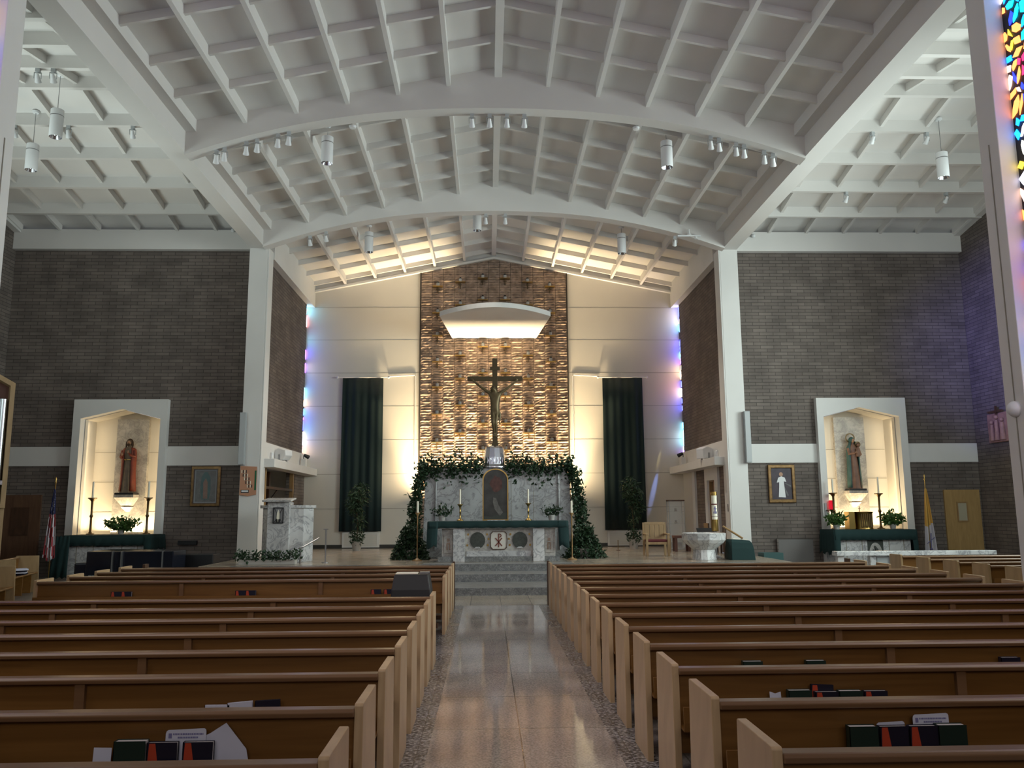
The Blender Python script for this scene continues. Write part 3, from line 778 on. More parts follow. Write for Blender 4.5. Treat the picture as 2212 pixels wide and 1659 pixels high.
# benches beside the organ, turned towards the nave
b0 = build_pew('choir_bench', 0.0, 1.85, 'oak', braces=())
b0.location = (-10.93, 18.2, 0); b0.rotation_euler = (0, 0, math.radians(-90+14) + 0)
tag(b0, 'turned wooden bench with books on its seat, below the organ case', 'bench', 'benches by the organ')
b1 = copy_tree(b0, None, (-9.62, 15.95, 0), math.radians(-90+14))
tag(b1, 'turned wooden bench at the left edge, nearer than the one with books', 'bench', 'benches by the organ')
b0.location = (-11.30, 19.93, 0)

# ------------------------------------------------------------------ books and papers in the pew racks
def book(name, x, y, z, w, t, h, cover, rx=0.0, emblem=False, rz=0.0):
    e = empty(name, (x, y, z), rz); e.rotation_euler = (rx, 0, rz)
    m = MB().box(-w/2, w/2, -t/2, -t/2+0.003, 0, h).box(-w/2, w/2, t/2-0.003, t/2, 0, h).box(-w/2, -w/2+0.003, -t/2, t/2, 0, h)
    m.build('cover', cover, e)
    MB().box(-w/2+0.003, w/2-0.004, -t/2+0.003, t/2-0.003, 0.003, h-0.004).build('pages', 'page_edge', e)
    if emblem:
        MB().poly([(-w*0.47, h*0.02), (-w*0.47+0.05, h*0.02), (-w*0.10, h*0.45), (-w*0.22, h*0.98), (-w*0.42, h*0.98), (-w*0.45, h*0.6)], 'y', -t/2-0.0012, -t/2-0.0002).build('cover_emblem', 'book_red', e)
    return e
def sheet(name, pts, x, y, z, rx=-0.1, text=False):
    e = empty(name, (x, y, z)); e.rotation_euler = (rx, 0, 0)
    MB().poly(pts, 'y', -0.001, 0.001).build('paper_sheet', 'paper', e)
    if text:
        w = max(p[0] for p in pts) - min(p[0] for p in pts); h = max(p[1] for p in pts); x0 = min(p[0] for p in pts)
        m = MB().box(x0+w*0.07, x0+w*0.15, -0.0022, -0.0012, h-0.045, h-0.022)
        rr = random.Random(4)
        for row, (a, b) in enumerate(((0.18, 0.93), (0.30, 0.80))):
            u = a
            while u < b:
                l = rr.uniform(0.02, 0.055); m.box(x0+w*u, x0+w*min(b, u+l), -0.0022, -0.0012, h-0.03-row*0.016, h-0.022-row*0.016); u += l + 0.012
        m.build('printed_lines', 'ink', e)
    return e
RZK = 0.472
def rear(k, right=True): return (RIGHT_Y[k] if right else LEFT_Y[k]) - 0.47
yr = rear(1) - 0.045
R0 = [(1.662, 0.05, 0.225, 'book_green', 'green hymnal, leftmost in the second right pew rack', False),
      (1.822, 0.035, 0.222, 'book_black', 'black book with red flame, beside the left green hymnal, second right pew', True),
      (1.978, 0.035, 0.222, 'book_black', 'black book with red flame, in front of the upright leaflet, second right pew', True),
      (2.125, 0.05, 0.226, 'book_green', 'green hymnal, rightmost in the second right pew rack', False)]
for x, t, h, c, lab, em in R0:
    o = book('hymnal', x, yr, RZK, 0.148, t, h, c, 0.0, em); tag(o, lab, 'book', 'hymnals in the pew racks')
rc = lambda w, h, r=0.012: [(-w/2, 0), (w/2, 0), (w/2, h-r), (w/2-r*0.3, h-r*0.3), (w/2-r, h), (-w/2+r, h-0.006), (-w/2+r*0.3, h-r), (-w/2, h-r*2)]
o = sheet('leaflet', rc(0.19, 0.272), 2.045, yr+0.03, RZK, -0.02, True); tag(o, 'white printed leaflet standing behind books in the second right pew', 'leaflet')
o = sheet('leaflet', rc(0.15, 0.235), 1.83, yr+0.03, RZK, -0.02); tag(o, 'plain pale leaflet edge behind the first flame book, second right pew', 'leaflet')
yr = rear(2) - 0.045
R1 = [(1.685, 0.05, 0.212, 'book_green', 'green hymnal, leftmost in the third right pew rack', False),
      (1.855, 0.035, 0.20, 'book_black', 'black book with red flame, second in the third right pew rack', True),
      (2.005, 0.05, 0.205, 'book_green', 'green hymnal, third in the third right pew rack', False),
      (2.165, 0.035, 0.202, 'book_black', 'black book with red flame, rightmost in the third right pew rack', True)]
for x, t, h, c, lab, em in R1:
    o = book('hymnal', x, yr, RZK, 0.148, t, h, c, 0.0, em); tag(o, lab, 'book', 'hymnals in the pew racks')
o = book('hymnal', 1.83, yr+0.028, RZK, 0.145, 0.016, 0.236, 'book_black', 0.0, True); o.rotation_euler = (0, 0.05, 0); tag(o, 'thin black book standing taller behind the third right pew books', 'book', 'hymnals in the pew racks')
o = sheet('pamphlet', [(-0.04, 0), (0.04, 0), (0.035, 0.198), (0.0, 0.188), (-0.035, 0.2)], 1.54, yr, RZK); tag(o, 'small striped pamphlet left of the books, third right pew', 'leaflet')
yr = rear(3) - 0.045
for x, lab in ((1.685, 'pale book top showing over the fourth right pew rail, nearer the aisle'), (2.155, 'pale book top over the fourth right pew rail, farther from the aisle')):
    o = book('hymnal', x, yr, RZK, 0.145, 0.05, 0.226, 'book_green'); tag(o, lab, 'book', 'hymnals in the pew racks')
o = book('hymnal', 3.62, yr, RZK, 0.145, 0.04, 0.232, 'book_black'); tag(o, 'dark book at the right photo edge, fourth right pew', 'book', 'hymnals in the pew racks')
yr = rear(1, False) - 0.045
o = book('hymnal', -2.03, yr, RZK, 0.155, 0.05, 0.218, 'book_green'); tag(o, 'green hymnal, leftmost in the second left pew rack', 'book', 'hymnals in the pew racks')
for x, lab in ((-1.875, 'black book with red flame beside the green hymnal, second left pew'), (-1.70, 'black book with red flame before the folded sheet, second left pew')):
    o = book('hymnal', x, yr, RZK, 0.148, 0.03, 0.208, 'book_black', 0.0, True); tag(o, lab, 'book', 'hymnals in the pew racks')
o = sheet('leaflet', rc(0.20, 0.262), -1.775, yr+0.025, RZK, -0.02, True); tag(o, 'white printed leaflet standing behind books in the second left pew', 'leaflet')
o = sheet('folded_sheet', [(-0.15, 0.0), (0.16, 0.0), (0.125, 0.16), (0.02, 0.285), (-0.06, 0.235), (-0.15, 0.2)], -1.60, yr+0.032, RZK, -0.02); tag(o, 'pale peaked sheet of paper in the second left pew rack', 'paper')
o = sheet('card', [(-0.045, 0), (0.045, 0), (0.043, 0.18), (-0.045, 0.182)], -2.175, yr, RZK); tag(o, 'small pale card left of the green hymnal, second left pew', 'card')
yr = rear(2, False) - 0.045
for x, h, c, lab, r in ((-1.90, 0.180, 'paper', 'pale thin booklet, leftmost in the third left pew rack', 0), (-1.75, 0.196, 'paper', 'pale booklet in the middle of the third left pew rack', -0.08), (-1.59, 0.205, 'book_black', 'black book with pale page edge, third left pew rack', -0.05)):
    o = book('hymnal', x, yr, RZK, 0.148, 0.022, h, c); o.rotation_euler = (0, r, 0); tag(o, lab, 'book', 'hymnals in the pew racks')
yr = 13.05 - 0.47 - 0.05
for x, lab, em in ((-5.72, 'red and black book, left of the leftmost pair on the broad-backed pew', 1), (-5.57, 'red and black book, right of the leftmost pair on the broad-backed pew', 1),
               (-3.91, 'red and black book, left of the middle pair on the broad-backed pew', 1), (-3.76, 'red and black book, right of the middle pair on the broad-backed pew', 1),
               (-1.92, 'red and black book, left one beside the black stand', 1), (-1.73, 'red and black book, right one beside the black stand', 1)):
    o = book('hymnal', x, yr, RZK, 0.15, 0.03, 0.195, 'book_black', 0, True); tag(o, lab, 'book', 'books on the broad-backed pew')
for x, lab in ((-6.16, 'small pale card far left on the broad-backed pew'), (-4.19, 'small pale card left of the middle book pair, broad-backed pew'), (-2.16, 'small bluish pamphlet left of the books beside the black stand')):
    o = sheet('card', [(-0.05, 0), (0.05, 0), (0.045, 0.105), (-0.045, 0.105)], x, yr, RZK); tag(o, lab, 'card')
# loose papers on pews
def lying(name, loc, rz, w, d, mat, t=0.012):
    o = MB().box(-w/2, w/2, -d/2, d/2, 0, t).build(name, mat); o.location = loc; o.rotation_euler = (0, 0, rz); return o
o = lying('bulletin', (-6.55, LEFT_F[0]-0.2, 0.475), 0.3, 0.3, 0.22, 'candle_wax'); tag(o, 'white bulletin on the left end of the broad-backed pew', 'paper')
for i in range(4):
    o = lying('choir_book', (-10.72+0.02*i, 19.05-0.02*i, 0.467+0.035*i), 0.25+0.12*i, 0.24, 0.34, 'paper' if i % 2 else 'book_black', 0.032)
    tag(o, ['dark book at the bottom of the stack on the organ bench', 'pale book second from the bottom on the organ bench', 'dark book second from the top on the organ bench', 'pale book topmost on the organ bench'][i], 'book', 'books stacked on the organ bench')

# black draped stand in the gap of the left pews
e = empty('draped_stand', (-1.31, 11.7, 0), 0, 'black draped stand with white papers, in the gap left of the aisle', 'stand')
m = MB(); n = 12
def rect(w, d, z): return [(-w, -d, z), (w, -d, z), (w, d, z), (-w, d, z)]
secs = [(0.30, 0.27, 0.02), (0.285, 0.25, 0.5), (0.265, 0.235, 0.75), (0.235, 0.20, 0.93), (0.235, 0.20, 0.95)]
vs = []; fs = []
for w, d, z in secs: vs += rect(w, d, z)
for i in range(4):
    for k in range(4):
        j = (k+1) % 4; fs.append((i*4+k, i*4+j, (i+1)*4+j, (i+1)*4+k))
fs += [(3,2,1,0), (16,17,18,19)]
m.add(vs, fs).build('drape', 'black', e, bevel=0.02)
o = MB().box(-0.20, 0.10, -0.16, 0.10, 0, 0.012).build('white_paper', 'candle_wax'); o.location = (-1.33, 11.72, 0.953); tag(o, 'bright white papers on the black draped stand', 'paper')
o = MB().box(-0.06, 0.07, -0.1, 0.1, 0, 0.02).build('grey_folder', 'steel'); o.location = (-1.15, 11.78, 0.953); tag(o, 'grey folder beside the white papers on the black stand', 'folder')

# ------------------------------------------------------------------ plants
def leaves(m, pts, size, rr, up=0.3, long=1.5):
    for p in pts:
        s = size * rr.uniform(0.6, 1.25)
        d = Vector((rr.gauss(0, 1), rr.gauss(0, 1), rr.gauss(up, 0.8))).normalized()
        a = d.orthogonal().normalized(); a.rotate(Matrix.Rotation(rr.uniform(0, 2*PI), 3, d)); n = d.cross(a)
        p = Vector(p)
        tip = p + d*s*long; L = p + d*s*0.55 + a*s*0.42 + n*s*0.1; R = p + d*s*0.55 - a*s*0.42 + n*s*0.1; mid = p + d*s*0.6 - n*s*0.06
        m.add([p, L, tip, R, mid], [(0, 1, 4), (1, 2, 4), (2, 3, 4), (3, 0, 4)])
def blob_pts(rr, n, c, r, hollow=0.4):
    out = []
    while len(out) < n:
        v = Vector((rr.uniform(-1, 1), rr.uniform(-1, 1), rr.uniform(-1, 1)))
        if hollow < v.length < 1: out.append((c[0]+v.x*r[0], c[1]+v.y*r[1], c[2]+v.z*r[2]))
    return out
rr = random.Random(11)
# ivy garland over the altar screen
g = empty('ivy_garland', (0, 24.0, 3.05), 0, 'dark green ivy garland hanging over the top and sides of the marble altar screen', 'garland')
m = MB(); pts = []
for i in range(2600):
    x = rr.uniform(-2.2, 2.25)
    if -0.36 < x < 0.27: continue
    dz = rr.gauss(0.02, 0.16)
    if rr.random() < 0.18: dz -= rr.uniform(0.1, 0.4) * (0.5 + 0.5*math.sin(x*5+1))
    pts.append((x, -0.02 + rr.uniform(-0.16, 0.16), dz))
for s in (-1, 1):
    for i in range(1300):
        t = rr.random(); z = 0.1 - t*2.35
        x = s*(2.12 + 0.12*math.sin(t*3.1) + t*0.28) + rr.gauss(0, 0.09)
        pts.append((x+0.03, rr.uniform(-0.2, 0.1), z))
leaves(m, pts, 0.088, rr, 0.1); m.build('foliage', 'leaf', g)
m = MB()
m.tube([(-2.15, 0, 0), (-1, 0, 0.05), (0, 0.05, 0.03), (1, 0, 0.05), (2.2, 0, 0)], 0.02, 6)
for s in (-1, 1): m.tube([(s*2.15, 0, 0), (s*2.25, 0, -1.0), (s*2.4, 0, -2.3)], 0.02, 6)
m.build('vine_stem', 'stem', g)
for s, lab in ((-1, 'bushy ivy plant on the floor left of the altar'), (1, 'bushy ivy plant on the floor right of the altar')):
    e = empty('ivy_bush', (s*2.42+0.02, 23.15, 0.5), 0, lab, 'plant', 'ivy bushes flanking the altar')
    m = MB(); p = []
    for i in range(1900):
        t = rr.random()**1.5; z = t*0.95; w = 0.56*(1-t*0.7)
        p.append((rr.uniform(-1, 1)*w, rr.uniform(-1, 1)*w*0.6, z*0.9+0.03))
    leaves(m, p, 0.075, rr, -0.1); m.build('foliage', 'leaf', e)
    MB().lathe([(0.14, 0), (0.2, 0.25), (0.21, 0.27), (0.0, 0.27)]).build('pot', 'pot', e, True)
def small_plant(name, loc, rx, ry, h, n, size, lab, mat='leaf', group=None, pot=True, cat='plant'):
    e = empty(name, loc, 0, lab, cat, group)
    m = MB(); p = []
    for i in range(n):
        t = rr.random(); a = rr.uniform(0, 2*PI); q = rr.random()**0.5
        p.append((rx*q*math.cos(a)*(0.5+0.5*t), ry*q*math.sin(a)*(0.5+0.5*t), 0.12 + h*t*(1-0.45*q)))
    leaves(m, p, size, rr, 0.25); m.build('foliage', mat, e)
    if pot: MB().lathe([(0.07, 0), (0.10, 0.12), (0.11, 0.14), (0, 0.14)], seg=14).build('pot', 'pot', e, True)
    return e
ALZ = 1.555
small_plant('altar_plant', (-1.50, 22.55, ALZ), 0.34, 0.2, 0.36, 190, 0.06, 'small leafy plant at the left end of the green-draped high altar', group='plants on the high altar')
small_plant('altar_plant', (1.48, 22.55, ALZ), 0.34, 0.2, 0.34, 190, 0.06, 'small leafy plant at the right end of the green-draped high altar', group='plants on the high altar')
def tree(loc, h, lab, seed):
    q = random.Random(seed)
    e = empty('ficus_tree', loc, 0, lab, 'plant', 'tall potted trees beside the green banners')
    m = MB(); m.tube([(0, 0, 0.3), (0.02, 0, 0.9), (-0.02, 0.02, h*0.55), (0.03, 0, h*0.9)], [0.025, 0.022, 0.018, 0.008], 7)
    for i in range(16):
        a = q.uniform(0, 2*PI); z = h*q.uniform(0.45, 0.9); r = q.uniform(0.25, 0.5)
        m.tube([(0, 0, z), (r*0.5*math.cos(a), r*0.5*math.sin(a), z+0.15), (r*math.cos(a), r*math.sin(a), z+0.12)], [0.008, 0.006, 0.003], 5)
    m.build('trunk', 'stem', e)
    m = MB(); leaves(m, [(x_ + 0.1*math.sin(z_*4+seed), y_, z_) for x_, y_, z_ in blob_pts(q, 480, (0, 0, h*0.78), (0.36, 0.34, h*0.22), 0.1) + blob_pts(q, 260, (0.05, 0, h*0.55), (0.24, 0.24, h*0.25), 0.1)], 0.062, q, -0.9, 3.2); m.build('foliage', 'leaf', e)
    m = MB(); leaves(m, blob_pts(q, 300, (0, 0, 0.42), (0.27, 0.27, 0.3), 0.2), 0.065, q, 0.2); m.build('undergrowth_foliage', 'leaf', e)
    MB().lathe([(0.13, 0), (0.18, 0.3), (0.19, 0.32), (0.17, 0.32), (0, 0.30)]).build('pot', 'pot', e, True)
tree((-4.73, 28.6, 0.5), 2.35, 'tall potted tree in front of the left green banner', 5)
tree((4.78, 28.6, 0.5), 2.5, 'tall potted tree in front of the right green banner', 8)
# planter of low greenery in front of the ambo
e = empty('floor_planter', (-5.85, 21.4, 0.5), 0, 'long trough of low dark greenery in front of the marble ambo', 'planter')
MB().box(-0.7, 0.72, -0.12, 0.14, 0, 0.12).build('trough', 'pot', e, bevel=0.01)
m = MB(); p = [(rr.uniform(-0.82, 0.8), rr.uniform(-0.2, 0.2), 0.1+rr.random()*0.26*(1-0.3*abs(rr.gauss(0, .5)))) for _ in range(620)]
leaves(m, p, 0.07, rr, 0.2, 1.2); m.build('foliage', 'leaf', e)

# ------------------------------------------------------------------ high altar
e = empty('high_altar', (0.035, 21.9, 0.5), 0, 'white veined marble altar with a chi-rho medallion and two dark roundels', 'altar')
MB().box(-1.65, 1.65, 0.0, 0.95, 0.85, 1.02).build('tabletop', 'marble', e, bevel=0.01)
MB().box(-1.5, 1.5, 0.12, 0.85, 0.10, 0.85).build('body', 'marble_fine', e)
MB().box(-1.6, 1.6, 0.02, 0.95, 0.0, 0.13).build('plinth', 'granite', e)
for s in (-1, 1):
    a, b = sorted((s*0.9, s*1.2)); MB().box(a, b, 0.0, 0.14, 0.0, 0.85).build('pilaster', 'marble', e, bevel=0.006)
    a, b = sorted((s*1.22, s*1.44))
    f = MB().box(a, b, 0.095, 0.125, 0.22, 0.70).build('side_panel', 'marble_fine', e)
    cx = (a+b)/2
    q = MB(); q.box(cx-0.035, cx+0.035, 0.085, 0.096, 0.52, 0.60).box(cx-0.05, cx-0.015, 0.085, 0.096, 0.30, 0.45).box(cx+0.015, cx+0.05, 0.085, 0.096, 0.30, 0.45).box(cx-0.045, cx+0.045, 0.085, 0.096, 0.45, 0.49)
    q.build('inlay', 'rough_brick', f)
    q = MB(); q.poly([(s*0.56 + 0.20*math.cos(2*PI*k/28), 0.545 + 0.215*math.sin(2*PI*k/28)) for k in range(28)], 'y', 0.10, 0.125)
    f = q.build('roundel', 'dark_roundel', e)
    q = MB(); q.poly([(s*0.56-0.10, 0.335), (s*0.56+0.10, 0.335), (s*0.56+0.04, 0.38), (s*0.56-0.04, 0.38)], 'y', 0.092, 0.10); q.build('inlay', 'marble', f)
    q = MB()
    for dx, dz in ((-0.25, 0.70), (0.25, 0.70), (0.27, 0.42), (-0.27, 0.42), (s*-0.29, 0.58)):
        q.box(s*0.56+dx-0.022, s*0.56+dx+0.022, 0.11, 0.122, dz-0.025, dz+0.025)
    q.build('leaf_inlay', 'brass', e)
def oct_(w, h, c, z0): return [(-w, z0-h+c), (-w+c, z0-h), (w-c, z0-h), (w, z0-h+c), (w*1.06, z0), (w, z0+h-c), (w-c, z0+h), (-w+c, z0+h), (-w, z0+h-c), (-w*1.06, z0)]
f = MB().poly(oct_(0.20, 0.22, 0.05, 0.54), 'y', 0.10, 0.125).build('medallion', 'cream_wall', e)
MB().ring(oct_(0.215, 0.235, 0.05, 0.54), oct_(0.20, 0.22, 0.05, 0.54), 'y', 0.085, 0.125).build('medallion_rim', 'dark_wood', f)
q = MB()
q.box(-0.011, 0.011, 0.088, 0.10, 0.36, 0.72)
for a in (0.7, -0.7):
    T = Matrix.Translation((0, 0, 0.50)) @ Matrix.Rotation(a, 4, 'Y'); q.T = T; q.box(-0.012, 0.012, 0.088, 0.10, -0.135, 0.135)
q.T = Matrix.Identity(4)
n = 12; o_ = [(0.0 + 0.075*math.sin(PI*k/n), 0.665 + 0.055*math.cos(PI*k/n)) for k in range(n+1)]; i_ = [(0.0 + 0.052*math.sin(PI*k/n), 0.665 + 0.034*math.cos(PI*k/n)) for k in range(n+1)]
for k in range(n):
    q.poly([o_[k], o_[k+1], i_[k+1], i_[k]], 'y', 0.088, 0.10)
q.build('chi_rho', 'book_red_dark', f)
MB().box(-0.85, 0.85, 0.09, 0.14, 0.10, 0.27).build('base_course', 'marble', e)
# cloth
def drape(name, x0, x1, y0, y1, z, front, side, lab, cat='altar cloth', sidew=0.3, seed=1):
    q = random.Random(seed); m = MB()
    n = 60
    m.box(x0, x1, y0, y1, z, z+0.012)
    vs = []
    for i in range(n+1):
        x = x0 + (x1-x0)*i/n
        for j, dz in enumerate((0.012, -front*0.5, -front)):
            vs.append((x, y0 - 0.012 - 0.006*j*(1+math.sin(i*0.9)), z+dz + (0.006*math.sin(i*1.3) if j == 2 else 0)))
    fs = []
    for i in range(n):
        for j in range(2):
            a = i*3+j; fs.append((a, a+3, a+4, a+1))
    m.add(vs, fs)
    for s, xe in ((-1, x0), (1, x1)):
        vs = []; fs = []; k = 16
        # front corner fall wrapping around the end
        for i in range(k+1):
            t = i/k
            if t < 0.25: px, py = xe - s*sidew*(1-t/0.25), y0-0.02
            else: px, py = xe + s*0.012, y0 + (y1-y0)*(t-0.25)/0.75
            wv = 0.03*math.sin(t*40)
            for j in range(5):
                f = j/4; vs.append((px + s*(0.03*f + wv*f*0.5), py - (0.035*f if t < 0.25 else 0) + wv*0.3*f, z - side*f + (0.05*math.sin(t*23)*f if j == 4 else 0)))
        for i in range(k):
            for j in range(4):
                a = i*5+j; fs.append((a, a+5, a+6, a+1))
        m.add(vs, fs)
    o = m.build(name, 'green_cloth', None, True)
    sol = o.modifiers.new('thick', 'SOLIDIFY'); sol.thickness = 0.006
    tag(o, lab, cat); return o
drape('altar_cloth', -1.83, 1.86, 21.85, 22.9, 1.535, 0.16, 0.66, 'dark green cloth draped over the high altar', sidew=0.27)
# arched painting
e = empty('arched_painting', (-0.045, 22.45, ALZ), 0, 'dark arched painting in a thin gold frame, standing on the high altar', 'painting')
def arch(w, h, n=16, z0=0.0, k=1.0):
    r = w; zz = h - r*0.85
    return [(-w, z0)] + [(w, z0)] + [(r*math.cos(PI*i/n), zz + r*0.85*math.sin(PI*i/n)) for i in range(n+1)]
MB().ring(arch(0.35, 1.40), arch(0.322, 1.37, z0=0.03), 'y', -0.02, 0.03).build('frame', 'brass', e)
MB().poly(arch(0.325, 1.375, z0=0.02), 'y', 0.0, 0.02).build('canvas', 'painting_dark', e)
q = MB(); q.poly([(0.02+0.16*math.cos(2*PI*k/14)*(1+0.2*math.sin(k*2.1)), 0.98+0.22*math.sin(2*PI*k/14)*(1+0.15*math.cos(k*3))) for k in range(14)], 'y', -0.004, 0.0).build('painted_red_cloud', 'paint_red', e)
q = MB(); q.poly([(-0.06, 0.62), (0.02, 0.60), (0.08, 0.42), (0.20, 0.22), (0.12, 0.12), (-0.02, 0.30), (-0.07, 0.48)], 'y', -0.004, 0.0).build('painted_pale_form', 'paint_pale', e)
q = MB(); q.poly([(-0.31, 0.04), (0.31, 0.04), (0.31, 0.22), (0.1, 0.16), (-0.1, 0.10), (-0.31, 0.12)], 'y', -0.003, 0.0).build('painted_ground', 'paint_green', e)
MB().box(-0.22, 0.26, -0.04, 0.05, -0.003, 0.018).build('stand_foot', 'marble', e)
# screen behind the altar
e = empty('altar_screen', (0.03, 24.0, 0.5), 0, 'wide grey-veined marble screen behind the high altar, topped with ivy', 'screen')
m = MB()
m.poly([(-2.17, 0.0), (2.17, 0.0), (2.10, 2.3), (2.0, 2.56), (-2.0, 2.56), (-2.10, 2.3)], 'y', 0.0, 0.35)
m.build('slab', 'marble_grey', e, bevel=0.01)
for x in (-1.05, -0.4, 0.4, 1.05): MB().box(x-0.004, x+0.004, -0.004, 0.0, 0, 2.56).build('joint', 'seam_line', e)
for s in (-1, 1): MB().tube([(s*1.8, -0.02, 0.2), (s*1.78, -0.02, 2.4)], 0.03, 8).build('edge_roll', 'marble_grey', e)
# silver tabernacle dome and crucifix
e = empty('silver_tabernacle', (-0.05, 24.17, 3.063), 0, 'domed silver tabernacle on the altar screen, below the crucifix', 'tabernacle')
MB().lathe([(0.36, 0.0), (0.35, 0.03), (0.325, 0.10), (0.315, 0.3), (0.275, 0.57), (0.26, 0.60), (0.20, 0.635), (0.12, 0.655), (0.0, 0.66)], seg=12).build('dome', 'silver', e)
MB().lathe([(0.40, 0.0), (0.40, 0.03), (0.36, 0.05), (0.0, 0.05)], seg=24).build('base_ring', 'silver', e, True)
q = MB()
for k in range(6):
    a = -PI/2 + (k-2.5)*0.28
    q.tube([(0.335*math.cos(a), 0.335*math.sin(a), 0.12), (0.33*math.cos(a)+0.02, 0.33*math.sin(a), 0.2), (0.325*math.cos(a), 0.325*math.sin(a), 0.3)], [0.012, 0.02, 0.008], 6)
q.build('relief', 'silver', e, True)
e = empty('crucifix', (-0.035, 24.2, 3.725), 0, 'tall dark bronze crucifix rising above the silver tabernacle', 'crucifix')
CRZ = 0
MB().box(-0.078, 0.078, -0.03, 0.05, 0.0, 2.62).box(-0.82, 0.82, -0.028, 0.048, 1.93, 2.075).build('cross', 'cross_bronze', e, bevel=0.006)
MB().box(-0.145, 0.145, -0.05, -0.03, 2.25, 2.36).build('plaque', 'cross_bronze', e, bevel=0.004)
MB().box(-0.10, 0.10, -0.09, 0.05, 0.0, 0.05).build('foot', 'cross_bronze', e)
# corpus: one skinned body
V = []; E_ = []; Rr = []
def jt(p, r, par=None):
    V.append(p); Rr.append(r)
    if par is not None: E_.append((par, len(V)-1))
    return len(V)-1
Y0 = -0.10
pel = jt((-0.01, Y0, 1.05), 0.115)
wai = jt((0.005, Y0-0.01, 1.20), 0.10, pel)
che = jt((0.0, Y0-0.02, 1.40), 0.135, wai)
nec = jt((-0.005, Y0-0.02, 1.56), 0.055, che)
hed = jt((-0.04, Y0-0.06, 1.66), 0.072, nec); het = jt((-0.055, Y0-0.08, 1.72), 0.068, hed)
jt((-0.075, Y0-0.13, 1.675), 0.012, hed)
for s in (-1, 1):
    sh = jt((s*0.12, Y0-0.01, 1.52), 0.062, che)
    el = jt((s*0.37, Y0-0.01, 1.70), 0.043, sh)
    wr = jt((s*0.62, Y0+0.02, 1.90), 0.030, el)
    pa = jt((s*0.67, Y0+0.03, 1.95), 0.034, wr)
    for k in range(4):
        a = -0.45 + 0.30*k
        d = Vector((s*0.55, -0.15, 0.8)); d.rotate(Euler((0, a, 0))); d.normalize()
        b = jt(tuple(Vector(V[pa]) + d*0.035), 0.008, pa); jt(tuple(Vector(V[b]) + (d + Vector((0, -0.5, 0)))*0.026), 0.006, b)
    b = jt((s*0.64, Y0-0.01, 1.985), 0.008, pa); jt((s*0.635, Y0-0.03, 2.0), 0.006, b)
    hp = jt((s*0.055, Y0-0.005, 0.98), 0.09, pel)
    kn = jt((s*0.035 - 0.02, Y0-0.09, 0.66), 0.062, hp)
    an = jt((s*0.018, Y0-0.01, 0.33), 0.036, kn)
    jt((s*0.02, Y0-0.06, 0.24), 0.028, an)
me = bpy.data.meshes.new('corpus'); me.from_pydata(V, E_, [])
me.materials.append(MATS['corpus_bronze'])
cp = bpy.data.objects.new('corpus', me); col.objects.link(cp); cp.parent = e
sk = cp.modifiers.new('skin', 'SKIN'); sk.use_smooth_shade = True
for i, vv in enumerate(me.skin_vertices[0].data if me.skin_vertices else []):
    vv.radius = (Rr[i], Rr[i]); vv.use_root = (i == 0)
if not me.skin_vertices:
    bm = bmesh.new(); bm.from_mesh(me); ly = bm.verts.layers.skin.verify(); bm.verts.ensure_lookup_table()
    for i, vtx in enumerate(bm.verts): vtx[ly].radius = (Rr[i], Rr[i]); vtx[ly].use_root = (i == 0)
    bm.to_mesh(me); bm.free()
ss = cp.modifiers.new('sub', 'SUBSURF'); ss.levels = 1; ss.render_levels = 2
MB().loft([(0.0, Y0, 0.84, 0.115, 0.085, 0.07, 9, 0), (0.0, Y0, 0.95, 0.125, 0.095, 0.06, 9, 0.5), (0.0, Y0, 1.06, 0.115, 0.095, 0.05, 9, 1.0), (0.0, Y0, 1.10, 0.10, 0.085, 0.03, 9, 1.2)]).tube([(0.10, Y0-0.02, 1.07), (0.15, Y0-0.03, 0.9), (0.13, Y0-0.02, 0.62)], [0.03, 0.035, 0.015], 8).build('loincloth', 'corpus_bronze', cp, True)
MB().ball((-0.05, Y0-0.045, 1.70), 0.068, sq=(1, 1, 1.05)).tube([(-0.10, Y0-0.04, 1.70), (-0.115, Y0-0.05, 1.62), (-0.10, Y0-0.06, 1.55)], [0.035, 0.028, 0.012], 8).build('hair', 'cross_bronze', cp, True)
# canopy
e = empty('canopy', (0.0, YB, 8.30), 0, 'white slab canopy with a curved front edge, projecting over the altar', 'canopy')
n = 24; pl_ = [(-1.58, -0.02)] + [(-1.86 + 3.74*i/n, -3.6 - 1.25*math.sin(PI*i/n)**0.9) for i in range(n+1)] + [(1.60, -0.02)]
MB().poly(pl_, 'z', 0.0, 0.16).build('slab', 'white_paint', e)
n = 20
